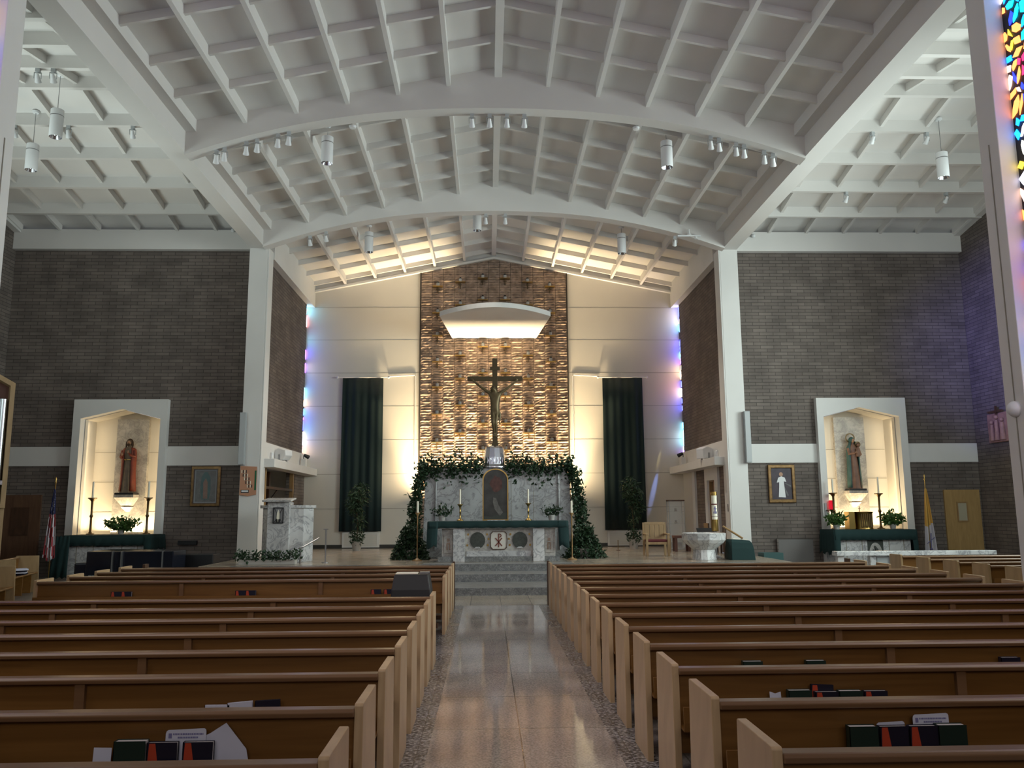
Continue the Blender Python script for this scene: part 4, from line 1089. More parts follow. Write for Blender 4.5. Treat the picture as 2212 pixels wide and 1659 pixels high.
# brick wall brackets with small lamps
def bracket():
    e = empty('wall_bracket', (0, 0, 0))
    MB().box(-0.19, 0.19, -0.20, 0.03, 0.0, 0.03).build('plate', 'brass', e)
    MB().box(-0.015, 0.015, -0.07, 0.0, -0.22, 0.0).box(-0.07, 0.07, -0.09, -0.06, -0.09, -0.065).build('stem', 'cross_bronze', e)
    MB().lathe([(0.05, 0.035), (0.06, 0.05), (0.065, 0.15), (0.0, 0.15)], y=-0.10, seg=10).build('cup', 'steel_paint', e, True)
    MB().lathe([(0.06, 0.15), (0.03, 0.21), (0, 0.23)], y=-0.10, seg=8).build('cap', 'black', e, True)
    return e
bk0 = None
rowsn = ['lowest', 'second', 'third', 'fourth', 'fifth', 'sixth', 'seventh', 'top']
for xc, zs, cn in ((0.425, (4.03, 5.03, 6.05, 6.93, 7.93, 9.75, 10.6), 'inner'), (1.285, (4.67, 5.71, 6.72, 7.6, 9.55, 10.45), 'middle'), (2.14, (4.33, 5.37, 6.40, 7.36, 8.36, 9.24, 10.28), 'outer')):
    for i, z in enumerate(zs):
        for s in (-1, 1):
            if bk0 is None: o = bk0 = bracket()
            else: o = copy_tree(bk0)
            o.location = (s*xc, YB-0.03, z)
            tag(o, 'small bracket with cup on the brick panel, %s %s column, %s up' % ('left' if s < 0 else 'right', cn, rowsn[i]), 'bracket', 'brackets on the brick wall')
# candles
def candlestick(name, loc, zc, zt, lab, group, r=0.03, mat='brass', cr=0.018, base=0.09):
    e = empty(name, loc, 0, lab, 'candlestick', group)
    MB().lathe([(base, 0), (base, 0.02), (base*0.5, 0.04), (r*0.5, 0.08), (r*0.45, zc*0.45), (r*0.8, zc*0.5), (r*0.45, zc*0.55), (r*0.5, zc-0.1), (r, zc-0.05), (r*1.9, zc-0.01), (r*1.9, zc), (0, zc)], seg=16).build('stand', mat, e, True)
    MB().lathe([(cr, zc), (cr*0.95, zt), (0, zt+0.005)], seg=12).build('candle', 'candle_wax', e, True)
    return e
candlestick('altar_candlestick', (-0.995, 22.25, ALZ), 0.44, 0.84, 'brass candlestick with cream candle, left of the arched painting', 'candlesticks on the high altar', 0.04, cr=0.024)
candlestick('altar_candlestick', (0.835, 22.25, ALZ), 0.46, 0.83, 'brass candlestick with cream candle, right of the arched painting', 'candlesticks on the high altar', 0.04, cr=0.024)
candlestick('floor_candle', (-2.15, 22.45, 0.5), 1.28, 1.58, 'tall floor candle on a dark pole, left side of the altar', 'floor candles at the altar', 0.035, 'door_wood', 0.03, 0.13)
candlestick('floor_candle', (2.02, 22.45, 0.5), 1.25, 1.57, 'tall floor candle on a dark pole, right side of the altar', 'floor candles at the altar', 0.035, 'door_wood', 0.03, 0.13)

# ------------------------------------------------------------------ green banners, rods, vents
def banner(x0, x1, z0, z1, lab, rod0, rod1, rz, lab2, seed):
    m = MB(); n = 72; vs = []; fs = []; q = random.Random(seed); ph = q.uniform(0, 6)
    for i in range(n+1):
        t = i/n; x = x0 + (x1-x0)*t
        for j in range(7):
            f = j/6; a = 0.012 + 0.014*f
            y = YB-0.12 + a*math.sin(t*34+ph) + 0.02*math.sin(t*13+f*2)
            vs.append((x + 0.01*f*(1 if t > .5 else -1), y, z1 + (z0-z1)*f))
    for i in range(n):
        for j in range(6):
            a = i*7+j; fs.append((a, a+7, a+8, a+1))
    m.add(vs, fs); o = m.build('green_banner', 'green_curtain', None, True)
    so = o.modifiers.new('thick', 'SOLIDIFY'); so.thickness = 0.008
    tag(o, lab, 'banner', 'long green banners')
    e = empty('banner_rod', ((rod0+rod1)/2, YB-0.12, rz), 0, lab2, 'rod')
    L = (rod1-rod0)/2
    MB().tube([(-L, 0, 0), (L, 0, 0)], 0.022, 10).build('pole', 'white_paint', e, True)
    for s in (-1, 1): MB().ball((s*L, 0, 0), 0.045).build('finial', 'white_paint', e, True)
banner(-5.66, -4.15, 1.11, 6.76, 'long dark green banner hanging left of the brick panel', -5.85, -3.95, 6.79, 'thin white rod holding the left green banner', 2)
banner(4.08, 5.59, 1.10, 6.75, 'long dark green banner hanging right of the brick panel', 3.92, 5.77, 6.78, 'thin white rod holding the right green banner', 9)
for s, lab in ((-1, 'white surface conduit running beside the left green banner'), (1, 'white surface conduit running beside the right green banner')):
    o = MB().tube([(s*3.95, YB-0.03, 6.83), (s*3.0, YB-0.03, 6.89), (s*2.96, YB-0.03, 6.83), (s*2.96, YB-0.03, 0.7)], 0.018, 8).build('wall_conduit', 'white_paint', None, True)
    tag(o, lab, 'conduit')
for x0, x1, lab in ((-5.55, -4.2, 'cream wall vent low behind the left tree'), (4.15, 5.5, 'cream wall vent low behind the right tree')):
    e = empty('wall_vent', ((x0+x1)/2, YB-0.04, 0.53), 0, lab, 'vent', 'vents below the banners')
    w = (x1-x0)/2
    MB().box(-w, w, -0.02, 0.04, 0, 0.55).build('frame', 'white_paint', e)
    m = MB()
    for k in range(14): m.box(-w+0.08, w-0.08, -0.03, -0.02, 0.06+k*0.032, 0.075+k*0.032)
    m.build('louvre_slats', 'cream_wall', e)

# ------------------------------------------------------------------ ambo, hymn board, planter side
e = empty('ambo', (-5.8, 22.3, 0.5), 0, 'tall marble ambo with a dark square emblem, left of the altar', 'lectern')
MB().box(-0.31, 0.27, -0.10, 0.35, 0, 1.58).build('front_pier', 'marble', e, bevel=0.01)
q = MB(); q.poly([(-0.25, 1.58), (0.35, 1.66), (0.35, 1.70), (-0.28, 1.63)], 'x', -0.42, 0.34); q.build('reading_top', 'marble', e, bevel=0.006)
q = MB().poly([(-0.30, 0.0), (-0.55, 0.35), (-0.50, 0.95), (0.70, 0.95), (0.82, 0.35), (0.60, 0.12), (0.27, 0.05)], 'z', 0.0, 1.42); q.build('body', 'marble', e, bevel=0.01)
q = MB().poly([(-0.40, 0.0), (-0.62, 0.32), (-0.56, 1.0), (0.76, 1.0), (0.88, 0.32), (0.66, 0.06), (0.27, 0.02)], 'z', 1.42, 1.50); q.build('ledge', 'marble', e, bevel=0.006)
f = MB().ring([(-0.16, 1.02), (0.12, 1.02), (0.12, 1.44), (-0.16, 1.44)], [(-0.135, 1.045), (0.095, 1.045), (0.095, 1.415), (-0.135, 1.415)], 'y', -0.125, -0.10).build('emblem_frame', 'black', e)
MB().box(-0.135, 0.095, -0.105, -0.10, 1.045, 1.415).build('emblem_field', 'steel', f)
MB().poly([(-0.02, 1.06), (0.02, 1.15), (0.015, 1.28), (-0.02, 1.38), (-0.055, 1.28), (-0.06, 1.15)], 'y', -0.118, -0.105).build('emblem_figure', 'candle_wax', f)
q = MB()
for s in (-1, 1):
    q.tube([(-0.02+s*0.10, -0.113, 1.41), (-0.02+s*0.045, -0.113, 1.30), (-0.02+s*0.045, -0.113, 1.15), (-0.02+s*0.09, -0.113, 1.06)], 0.009, 6)
    q.box(-0.02+s*0.03-0.022, -0.02+s*0.03+0.022, -0.118, -0.105, 1.05, 1.13)
q.build('emblem_lines', 'black', f)
e = empty('hymn_board', (-7.16, 23.95, 2.27), 0, 'peach hymn board with rows of black and white number tiles, on the left column', 'board')
MB().poly([(-0.235, 0.04), (-0.1, 0.03), (0.0, 0.0), (0.12, 0.03), (0.235, 0.05), (0.235, 0.85), (-0.235, 0.87)], 'y', 0.0, 0.03).build('board', 'peach', e)
q = MB(); q2 = MB()
rows = ['5 2 1', '4 8 6', '3 0 9', '7 4', '6 1 2']
for r in range(5):
    for c in range(4):
        x = -0.20 + c*0.043 + r*0.043; z = 0.70 - r*0.105
        (q if (r+c) % 2 else q2).box(x, x+0.022, -0.006, 0.0, z-0.03, z+0.055)
q.build('black_number_tiles', 'black', e); q2.build('white_number_tiles', 'candle_wax', e)
MB().box(0.185, 0.235, -0.004, 0.0, 0.18, 0.74).build('green_strip', 'green_card', e)
f = MB().box(-0.19, 0.03, -0.008, 0.0, 0.10, 0.19).build('name_plate', 'black', e); MB().box(-0.175, 0.015, -0.012, -0.008, 0.125, 0.175).build('plate_insert', 'lamp_white', f)
for s, lab in ((-1, 'slim grey column speaker on the left chancel column'), (1, 'slim grey column speaker on the right chancel column')):
    e = empty('column_speaker', (s*7.42 if s > 0 else -7.36, 23.9, 3.17), 0, lab, 'speaker', 'slim column speakers')
    MB().box(-0.085, 0.085, -0.07, 0.08, 0, 1.52).build('cabinet', 'steel_paint', e, bevel=0.01)
    MB().box(-0.07, 0.07, -0.075, -0.07, 0.03, 1.49).build('grille', 'lamp_grey', e)
for s, lab in ((-1, 'white wedge speaker on the left wall shelf'), (1, 'white wedge speaker on the right wall shelf')):
    e = empty('shelf_speaker', (s*6.68, 25.9, 3.38), s*0.5, lab, 'speaker', 'wedge speakers on the shelves')
    m = MB(); m.poly([(-0.24, 0.02), (-0.12, -0.06+0.1), (0.14, 0.04), (0.26, 0.18), (0.24, 0.34), (-0.05, 0.42), (-0.25, 0.34)], 'y', -0.16, 0.16); m.build('cabinet', 'lamp_white', e, bevel=0.02)
    MB().box(-0.03, 0.03, -0.18, -0.16, 0.0, 0.22).box(-0.03, 0.03, 0.16, 0.18, 0.0, 0.22).box(-0.06, 0.06, -0.18, 0.18, 0, 0.012).build('bracket', 'steel', e)
for s, lab in ((-1, 'small black spotlight at the far end of the left shelf'), (1, 'small black spotlight at the far end of the right shelf')):
    e = empty('shelf_spotlight', (s*6.78, 29.3, 3.38), 0, lab, 'spotlight', 'black spotlights on the shelves')
    MB().box(-0.08, 0.08, -0.06, 0.06, 0, 0.30).build('junction_box', 'white_paint', e)
    q = MB(); q.tube([(0, 0, 0.30), (0, 0, 0.42)], 0.015, 6); q.build('stem', 'black', e)
    q = MB(); q.tube([(-s*0.02, -0.02, 0.44), (-s*0.16, 0.08, 0.36)], [0.05, 0.075], 12); q.build('lamp_head', 'black', e, True)
for s, lab in ((-1, 'small white device at the near end of the left shelf'), (1, 'small white device at the near end of the right shelf')):
    o = MB().lathe([(0.05, 0), (0.06, 0.05), (0.05, 0.2), (0.0, 0.23)], seg=12).build('shelf_sensor', 'lamp_white', None, True); o.location = (s*6.72, 24.75, 3.38); tag(o, lab, 'sensor')
# timber frame under the left shelf
e = empty('timber_frame', (-7.0, 26.5, 0.5), 0, 'brown timber frame with a diagonal brace under the left shelf', 'frame')
m = MB().box(-0.06, 0.06, -1.55, -1.4, 0, 2.63); m.build('post', 'door_wood', e)
m = MB().box(-0.06, 0.06, 2.0, 2.15, 0, 2.63); m.build('post', 'door_wood', e)
m = MB().box(-0.5, -0.38, 0.6, 0.75, 0, 2.63); m.build('post', 'dark_wood', e)
MB().box(-0.05, 0.05, -1.5, 2.1, 2.02, 2.10).build('crossbar', 'dark_wood', e)
m = MB(); m.tube([(0.0, -1.3, 1.45), (0.0, 0.2, 2.03)], 0.03, 6); m.build('brace', 'black', e)
for x, y, h, lab in ((-5.14, 21.9, 0.40, 'short steel handrail post with sloping rail beside the ambo'),):
    e = empty('handrail', (x, y, 0.5), 0, lab, 'handrail')
    MB().tube([(0, 0, 0), (0, 0, h)], 0.022, 8).build('post', 'steel', e, True)
    MB().tube([(-0.06, 0, h-0.02), (0.05, 0, h), (0.35, 0.6, h+0.22)], 0.02, 8).build('rail', 'steel', e, True)
e = empty('microphone_stand', (-4.5, 21.95, 0.5), 0, 'thin steel post standing alone right of the ambo', 'post')
MB().tube([(0, 0, 0), (0, 0, 0.86)], 0.02, 8).build('post', 'steel', e, True); MB().box(-0.06, 0.06, -0.03, 0.03, 0.85, 0.875).build('cap', 'steel', e); MB().lathe([(0.09, 0), (0.09, 0.015), (0, 0.02)], seg=14).build('base', 'steel', e, True)

# ------------------------------------------------------------------ right side of the sanctuary
e = empty('baptismal_font', (5.52, 22.1, 0.5), 0, 'round white marble baptismal font on a fluted stem', 'font')
MB().lathe([(0.30, 0.26), (0.52, 0.44), (0.585, 0.52), (0.595, 0.69), (0.56, 0.70), (0.50, 0.66), (0.0, 0.60)], seg=12).build('bowl', 'marble', e, bevel=0.008)
MB().lathe([(0.33, 0.0), (0.30, 0.2), (0.29, 0.3), (0.34, 0.31), (0.34, 0.36), (0, 0.36)], seg=12).build('stem', 'marble', e, bevel=0.006)
e = empty('paschal_candle', (6.02, 22.75, 0.5), 0, 'thick decorated paschal candle in a brass socket behind the font', 'candle')
MB().lathe([(0.16, 0), (0.16, 0.03), (0.03, 0.08), (0.03, 0.72), (0, 0.72)], seg=14).build('stand', 'steel', e, True)
MB().lathe([(0.09, 0.72), (0.095, 0.74), (0.09, 1.04), (0, 1.05)], seg=16).build('socket', 'brass', e, True)
f = MB().lathe([(0.078, 1.04), (0.075, 1.76), (0.06, 1.77), (0.0, 1.74)], seg=16).build('candle_body', 'candle_wax', e, True)
m = MB(); m.lathe([(0.079, 1.44), (0.079, 1.47)], seg=16, cap=False); m.build('painted_band', 'burgundy', f, True); m = MB(); m.lathe([(0.079, 1.12), (0.079, 1.13)], seg=16, cap=False); m.build('painted_band', 'burgundy', f, True)
m = MB(); m.box(-0.012, 0.012, -0.086, -0.076, 1.2, 1.4).box(-0.04, 0.04, -0.083, -0.074, 1.32, 1.345).box(-0.045, -0.025, -0.078, -0.068, 1.2, 1.26).box(0.025, 0.045, -0.078, -0.068, 1.2, 1.26); m.build('painted_cross', 'ink', f)
MB().lathe([(0.085, 1.70), (0.085, 1.80), (0.075, 1.80), (0.07, 1.74)], seg=14, cap=False).build('brass_cap', 'brass', f, True)
e = empty('music_stand', (5.86, 23.1, 0.5), 0, 'black folding music stand behind the font', 'music stand')
m = MB(); m.poly([(-0.12, 0.64), (-0.10, 0.64), (0.06, 0.80), (0.04, 0.80)], 'x', -0.27, 0.25); m.build('desk', 'black', e)
MB().tube([(0, 0, 0.0), (0, 0, 0.7)], 0.015, 8).build('pole', 'black', e); MB().tube([(-0.2, -0.1, 0), (0, 0, 0.15), (0.2, -0.1, 0)], 0.01, 6).build('leg', 'black', e)
e = empty('draped_table', (6.42, 21.95, 0.5), 0, 'small table under a dark green cloth with a white runner, right of the font', 'table')
m = MB(); vs = []; fs = []
for w0_, w1_, d, z in ((-0.30, 0.33, 0.32, 0.0), (-0.29, 0.30, 0.30, 0.3), (-0.28, 0.27, 0.27, 0.46), (-0.26, 0.22, 0.22, 0.53)):
    vs += [(w0_, -d, z), (w1_, -d, z - (0.03 if z > .4 else 0)), (w1_, d, z - (0.03 if z > .4 else 0)), (w0_, d, z)]
for i in range(3):
    for k in range(4):
        j = (k+1) % 4; fs.append((i*4+k, i*4+j, (i+1)*4+j, (i+1)*4+k))
fs += [(3, 2, 1, 0), (12, 13, 14, 15)]
m.add(vs, fs).build('drape', 'green_cloth', e, bevel=0.01)
o = MB().box(-0.2, 0.18, -0.16, 0.1, 0, 0.012).build('white_cloth', 'candle_wax'); o.location = (6.42, 21.95, 1.028); o.rotation_euler = (0, 0.06, 0); tag(o, 'folded white cloth on the small green-draped table', 'cloth')
e = empty('handrail', (6.4, 22.45, 0.5), 0, 'sloping wooden rail behind the green-draped table', 'rail')
MB().tube([(-0.25, 0, 0.86), (0.28, 0, 0.53)], 0.028, 6).build('rail', 'door_wood', e); MB().tube([(-0.22, 0, 0.0), (-0.22, 0, 0.84)], 0.025, 6).build('post', 'dark_wood', e); MB().tube([(0.25, 0, 0.0), (0.25, 0, 0.55)], 0.025, 6).build('post', 'dark_wood', e)
def chair(loc, rz, lab, name='presider_chair'):
    e = empty(name, loc, rz, lab, 'chair')
    for sx in (-1, 1):
        MB().box(sx*0.31-0.03, sx*0.31+0.03, -0.28, -0.22, 0, 0.62).build('leg', 'oak', e)
        MB().box(sx*0.31-0.03, sx*0.31+0.03, 0.2, 0.26, 0, 0.95).build('leg', 'oak', e)
        MB().box(sx*0.31-0.045, sx*0.31+0.045, -0.30, 0.24, 0.60, 0.64).build('armrest', 'oak', e, bevel=0.008)
    MB().box(-0.3, 0.3, -0.26, 0.22, 0.33, 0.40).build('seat_frame', 'oak', e)
    MB().box(-0.29, 0.29, -0.25, 0.20, 0.40, 0.47).build('seat_cushion', 'burgundy', e, bevel=0.02)
    m = MB().box(-0.28, 0.28, 0.20, 0.24, 0.88, 0.96).box(-0.28, 0.28, 0.20, 0.24, 0.46, 0.52)
    for k in range(4): m.box(-0.275+k*0.14, -0.145+k*0.14, 0.205, 0.235, 0.5, 0.9)
    m.build('backrest', 'oak', e, bevel=0.005)
    return e
chair((4.62, 24.0, 0.5), 0.0, 'oak armchair with a burgundy seat, facing the pews')
e = empty('display_cabinet', (6.07, 27.7, 0.5), 0, 'tall glass display cabinet with shelves, by the back right wall', 'cabinet')
MB().box(-0.27, 0.27, -0.2, 0.2, 1.60, 1.64).build('top', 'dark_wood', e); MB().box(-0.27, 0.27, -0.2, 0.2, 0, 0.04).build('base', 'steel_paint', e)
for sx in (-1, 1):
    for sy in (-1, 1): MB().box(sx*0.255-0.01, sx*0.255+0.01, sy*0.185-0.01, sy*0.185+0.01, 0.04, 1.6).build('post', 'steel_paint', e)
for z in (0.45, 0.85, 1.25): MB().box(-0.25, 0.25, -0.18, 0.18, z, z+0.012).build('shelf', 'glass_pane', e)
MB().box(-0.25, 0.25, -0.19, -0.186, 0.04, 1.6).box(-0.25, 0.25, 0.186, 0.19, 0.04, 1.6).build('pane', 'glass_pane', e)
for z, lab in ((0.862, 'small dark vessel on the middle shelf of the glass cabinet'), (1.262, 'small dark vessel on the top shelf of the glass cabinet')):
    o = MB().lathe([(0.05, 0), (0.06, 0.02), (0.03, 0.06), (0.05, 0.1), (0, 0.1)], seg=12).build('vessel', 'dark_bronze', None, True); o.location = (6.07, 27.7, 0.502+z); tag(o, lab, 'vessel', 'vessels in the glass cabinet')
e = empty('wooden_stool', (5.95, 26.5, 0.5), 0, 'reddish wooden stool in front of the glass cabinet', 'stool')
MB().box(-0.26, 0.26, -0.2, 0.2, 0.42, 0.50).build('seat', 'burgundy_wood', e, bevel=0.01)
for sx in (-1, 1):
    for sy in (-1, 1): MB().box(sx*0.21-0.04, sx*0.21+0.04, sy*0.15-0.03, sy*0.15+0.03, 0, 0.42).build('leg', 'burgundy_wood', e)
o = MB().box(-0.06, 0.06, -0.02, 0.02, 0, 0.42).build('wood_panel', 'oak'); o.location = (5.48, 26.2, 0.5); tag(o, 'small yellow wooden panel standing right of the armchair', 'panel')
e = empty('altar_server_chair', (6.65, 25.3, 0.5), 1.57, 'dark-framed wooden chair partly hidden behind the font', 'chair')
MB().box(-0.22, 0.22, -0.2, 0.2, 0.40, 0.45).build('seat', 'oak', e); MB().box(-0.22, 0.22, 0.18, 0.22, 0.5, 0.9).build('backrest', 'door_wood', e)
for sx in (-1, 1):
    for sy in (-1, 1): MB().box(sx*0.2-0.02, sx*0.2+0.02, sy*0.18-0.02, sy*0.18+0.02, 0, 0.9 if sy > 0 else 0.4).build('leg', 'dark_wood', e)
e = empty('processional_cross', (4.05, 27.4, 0.5), 0, 'small dark cross on a base, on the floor beside the right tree', 'cross')
MB().box(-0.012, 0.012, -0.01, 0.01, 0, 0.34).box(-0.2, 0.2, -0.01, 0.01, 0.10, 0.12).build('cross', 'dark_bronze', e); MB().box(-0.06, 0.06, -0.06, 0.06, 0, 0.02).build('base', 'dark_wood', e)
o = MB().box(-0.05, 0.05, -0.06, 0.0, 0, 0.24).build('wall_telephone', 'black', None, bevel=0.01); o.location = (6.83, 24.2, 1.74); o.rotation_euler = (0, 0, PI/2); tag(o, 'black wall telephone on the right chancel column', 'telephone')
e = empty('wall_notice', (6.90, 25.72, 1.55), 0, 'narrow white notice with small print on the door pier', 'notice')
MB().box(-0.005, 0.02, -0.10, 0.10, 0, 0.85).build('sheet', 'lamp_white', e)
q = MB()
for k in range(9): q.box(-0.008, -0.005, -0.07, 0.03+0.04*((k*7) % 2), 0.78-k*0.085, 0.80-k*0.085)
q.build('printed_lines', 'ink', e)

# ------------------------------------------------------------------ statues in the niches
def bust(m_skin, m_hair, m_body, cx, cy, zs, e, s=1.0, hood=False):
    pass
def statue_christ():
    e = empty('christ_statue', (-11.08, 25.08, 2.36), 0, 'painted statue of a robed bearded man in a red mantle, left niche', 'statue')
    H = 1.68
    MB().box(-0.28, 0.28, -0.2, 0.2, 0, 0.06).build('base', 'black', e, bevel=0.01)
    T = [(0, 0, .06, .205, .15, .08, 10, 0), (0, 0, .25, .185, .14, .09, 10, .2), (0, 0, .6, .15, .12, .08, 10, .4), (0, 0, .95, .125, .10, .05, 10, .6), (0, 0, 1.05, .13, .10, .03, 10, .6), (0, 0, 1.2, .15, .11, .02, 8, .6), (0, 0, 1.33, .175, .105, .01, 8, 0), (0, 0, 1.40, .12, .09, 0, 8, 0), (0, 0, 1.44, .055, .055, 0, 8, 0), (0, 0, 1.50, .05, .05, 0, 8, 0)]
    b = MB().loft(T, 40)
    b.ball((0, -0.01, 1.57), 0.078, sq=(0.9, 1.0, 1.2))
    b.tube([(0, -0.075, 1.585), (0, -0.098, 1.555), (0, -0.08, 1.545)], [0.010, 0.014, 0.008], 6)
    body = b.build('body', ['statue_robe'], e, True)
    f = MB().ball((0, -0.035, 1.565), 0.066, sq=(0.85, 0.9, 1.15)).tube([(0, -0.09, 1.58), (0, -0.108, 1.553), (0, -0.09, 1.545)], [0.008, 0.012, 0.006], 6)
    f.build('face', 'statue_skin', e, True)
    h = MB().ball((0, 0.015, 1.59), 0.092, sq=(1, 0.95, 1.12))
    for s in (-1, 1): h.tube([(s*0.075, 0, 1.60), (s*0.09, 0.0, 1.50), (s*0.10, -0.02, 1.41)], [0.035, 0.035, 0.015], 8)
    h.build('hair', 'dark_hair', e, True)
    MB().ball((0, -0.065, 1.50), 0.045, sq=(0.9, 0.8, 1.1)).build('beard', 'dark_hair', e, True)
    mt = MB()
    for s in (-1, 1):
        vs = []; fs = []
        n = 12; zs = [0.1, 0.4, 0.8, 1.1, 1.25, 1.36, 1.41]; ws = [.24, .225, .21, .215, .21, .19, .14]
        for z, w in zip(zs, ws):
            for i in range(n+1):
                a = PI/2 - s*(PI*0.0) + s*(-1)*(i/n)*PI*0.82
                q = 1 + 0.05*math.sin(i*2.3+z*3)
                vs.append((w*q*math.cos(a)*1.0, w*0.72*q*math.sin(a)+0.02, z))
        for j in range(len(zs)-1):
            for i in range(n):
                a = j*(n+1)+i; fs.append((a, a+1, a+n+2, a+n+1))
        mt.add(vs, fs)
    o = mt.build('mantle', 'red_robe', e, True); so = o.modifiers.new('t', 'SOLIDIFY'); so.thickness = 0.02
    MB().tube([(-0.17, -0.02, 1.32), (-0.215, -0.06, 1.12), (-0.16, -0.16, 1.10), (-0.13, -0.19, 1.16)], [0.055, 0.05, 0.035, 0.02], 10).build('sleeve', 'red_robe', e, True)
    a = MB()
    a.tube([(0.17, -0.02, 1.32), (0.20, -0.06, 1.14), (0.10, -0.15, 1.18), (0.04, -0.14, 1.24)], [0.055, 0.05, 0.035, 0.02], 10)
    a.build('sleeve', 'red_robe', e, True)
    for s, p in ((-1, (-0.125, -0.20, 1.19)), (1, (0.03, -0.145, 1.26))):
        hm = MB().ball(p, 0.026, sq=(1, .6, 1.2))
        for k in range(4): hm.tube([(p[0]+(k-1.5)*0.011, p[1], p[2]+0.02), (p[0]+(k-1.5)*0.014, p[1]-0.006, p[2]+0.06+0.008*(k in (1, 2)))], [0.007, 0.005], 6)
        hm.tube([(p[0]-s*0.02, p[1], p[2]), (p[0]-s*0.04, p[1]-0.01, p[2]+0.025)], [0.008, 0.005], 6)
        hm.build('hand', 'statue_skin', e, True)
    MB().lathe([(0.134, 1.03), (0.138, 1.045), (0.134, 1.06)], seg=24, cap=False).build('belt', 'brass', e, True)
    return e
statue_christ()
def statue_mary():
    e = empty('madonna_statue', (11.09, 25.08, 2.36), 0, 'painted statue of a mantled woman with a haloed child, right niche', 'statue')
    MB().box(-0.26, 0.26, -0.18, 0.18, 0, 0.06).build('base', 'black', e, bevel=0.01)
    T = [(0, 0, .06, .19, .14, .08, 9, 0), (0.0, 0, .3, .165, .13, .09, 9, .3), (-0.01, 0, .65, .135, .11, .08, 9, .5), (-0.02, 0, 1.0, .115, .10, .05, 9, .7), (-0.02, 0, 1.18, .135, .10, .02, 8, .6), (-0.02, 0, 1.32, .155, .10, .01, 8, 0), (-0.02, 0, 1.38, .10, .08, 0, 8, 0), (-0.02, 0, 1.43, .045, .045, 0, 8, 0), (-0.02, 0, 1.48, .045, .045, 0, 8, 0)]
    b = MB().loft(T, 36); b.ball((-0.02, -0.01, 1.54), 0.07, sq=(0.9, 1, 1.2)); b.build('body', 'statue_rose', e, True)
    MB().ball((-0.015, -0.035, 1.54), 0.062, sq=(0.85, 0.9, 1.2)).tube([(-0.01, -0.09, 1.555), (-0.008, -0.103, 1.53), (-0.01, -0.088, 1.525)], [0.007, 0.011, 0.006], 6).build('face', 'statue_skin', e, True)
    h = MB().ball((-0.03, 0.015, 1.56), 0.092, sq=(1, 1, 1.1))
    h.build('veil', 'statue_blue', e, True)
    MB().ring([(-0.045+0.15*math.cos(2*PI*k/24), 1.63+0.15*math.sin(2*PI*k/24)) for k in range(24)], [(-0.045+0.115*math.cos(2*PI*k/24), 1.63+0.115*math.sin(2*PI*k/24)) for k in range(24)], 'y', 0.06, 0.08).build('halo', 'dark_bronze', e)
    mt = MB()
    for s in (-1, 1):
        vs = []; fs = []; n = 12; zs = [0.09, 0.4, 0.8, 1.1, 1.25, 1.34, 1.42, 1.52]; ws = [.225, .21, .195, .20, .195, .18, .13, .10]
        for z, w in zip(zs, ws):
            for i in range(n+1):
                a = PI/2 + s*(-1)*(i/n)*PI*0.78; q = 1 + 0.05*math.sin(i*2.1+z*3)
                vs.append((w*q*math.cos(a)-0.01, w*0.72*q*math.sin(a)+0.02, z))
        for j in range(len(zs)-1):
            for i in range(n):
                a = j*(n+1)+i; fs.append((a, a+1, a+n+2, a+n+1))
        mt.add(vs, fs)
    o = mt.build('mantle', 'statue_blue', e, True); so = o.modifiers.new('t', 'SOLIDIFY'); so.thickness = 0.018
    a = MB(); a.tube([(0.13, -0.02, 1.30), (0.18, -0.08, 1.10), (0.10, -0.16, 1.06)], [0.05, 0.045, 0.03], 10); a.build('sleeve', 'statue_rose', e, True); a = MB(); a.tube([(-0.16, -0.02, 1.30), (-0.17, -0.08, 1.12), (-0.02, -0.17, 1.16)], [0.05, 0.045, 0.03], 10); a.build('sleeve', 'statue_rose', e, True)
    for s, p in ((1, (0.08, -0.17, 1.07)), (-1, (0.0, -0.18, 1.17))):
        hm = MB().ball(p, 0.022, sq=(1.2, .6, 1))
        for k in range(4): hm.tube([(p[0], p[1]-0.005, p[2]+(k-1.5)*0.010), (p[0]-s*0.05, p[1]-0.012, p[2]+(k-1.5)*0.011)], [0.006, 0.004], 6)
        hm.tube([(p[0], p[1], p[2]+0.015), (p[0]-s*0.02, p[1]-0.01, p[2]+0.04)], [0.007, 0.004], 6)
        hm.build('hand', 'statue_skin', e, True)
    c = MB().loft([(0.08, -0.14, 1.04, .06, .06, .04, 7, 0), (0.085, -0.14, 1.15, .075, .065, .04, 7, 0), (0.09, -0.13, 1.28, .06, .05, 0, 7, 0), (0.10, -0.13, 1.34, .025, .025, 0, 7, 0)], 20)
    c.ball((0.105, -0.13, 1.40), 0.055, sq=(.9, .95, 1.1)); c.tube([(0.06, -0.16, 1.26), (0.0, -0.18, 1.28)], [0.02, 0.012], 8)
    f = c.build('child_body', 'statue_rose', e, True)
    MB().ball((0.11, -0.12, 1.42), 0.056, sq=(.95, .95, 1)).build('child_hair', 'dark_hair', f, True)
    MB().ring([(0.115+0.09*math.cos(2*PI*k/24), 1.42+0.09*math.sin(2*PI*k/24)) for k in range(24)], [(0.115+0.06*math.cos(2*PI*k/24), 1.42+0.06*math.sin(2*PI*k/24)) for k in range(24)], 'y', -0.08, -0.065).build('child_halo', 'dark_bronze', f)
statue_mary()
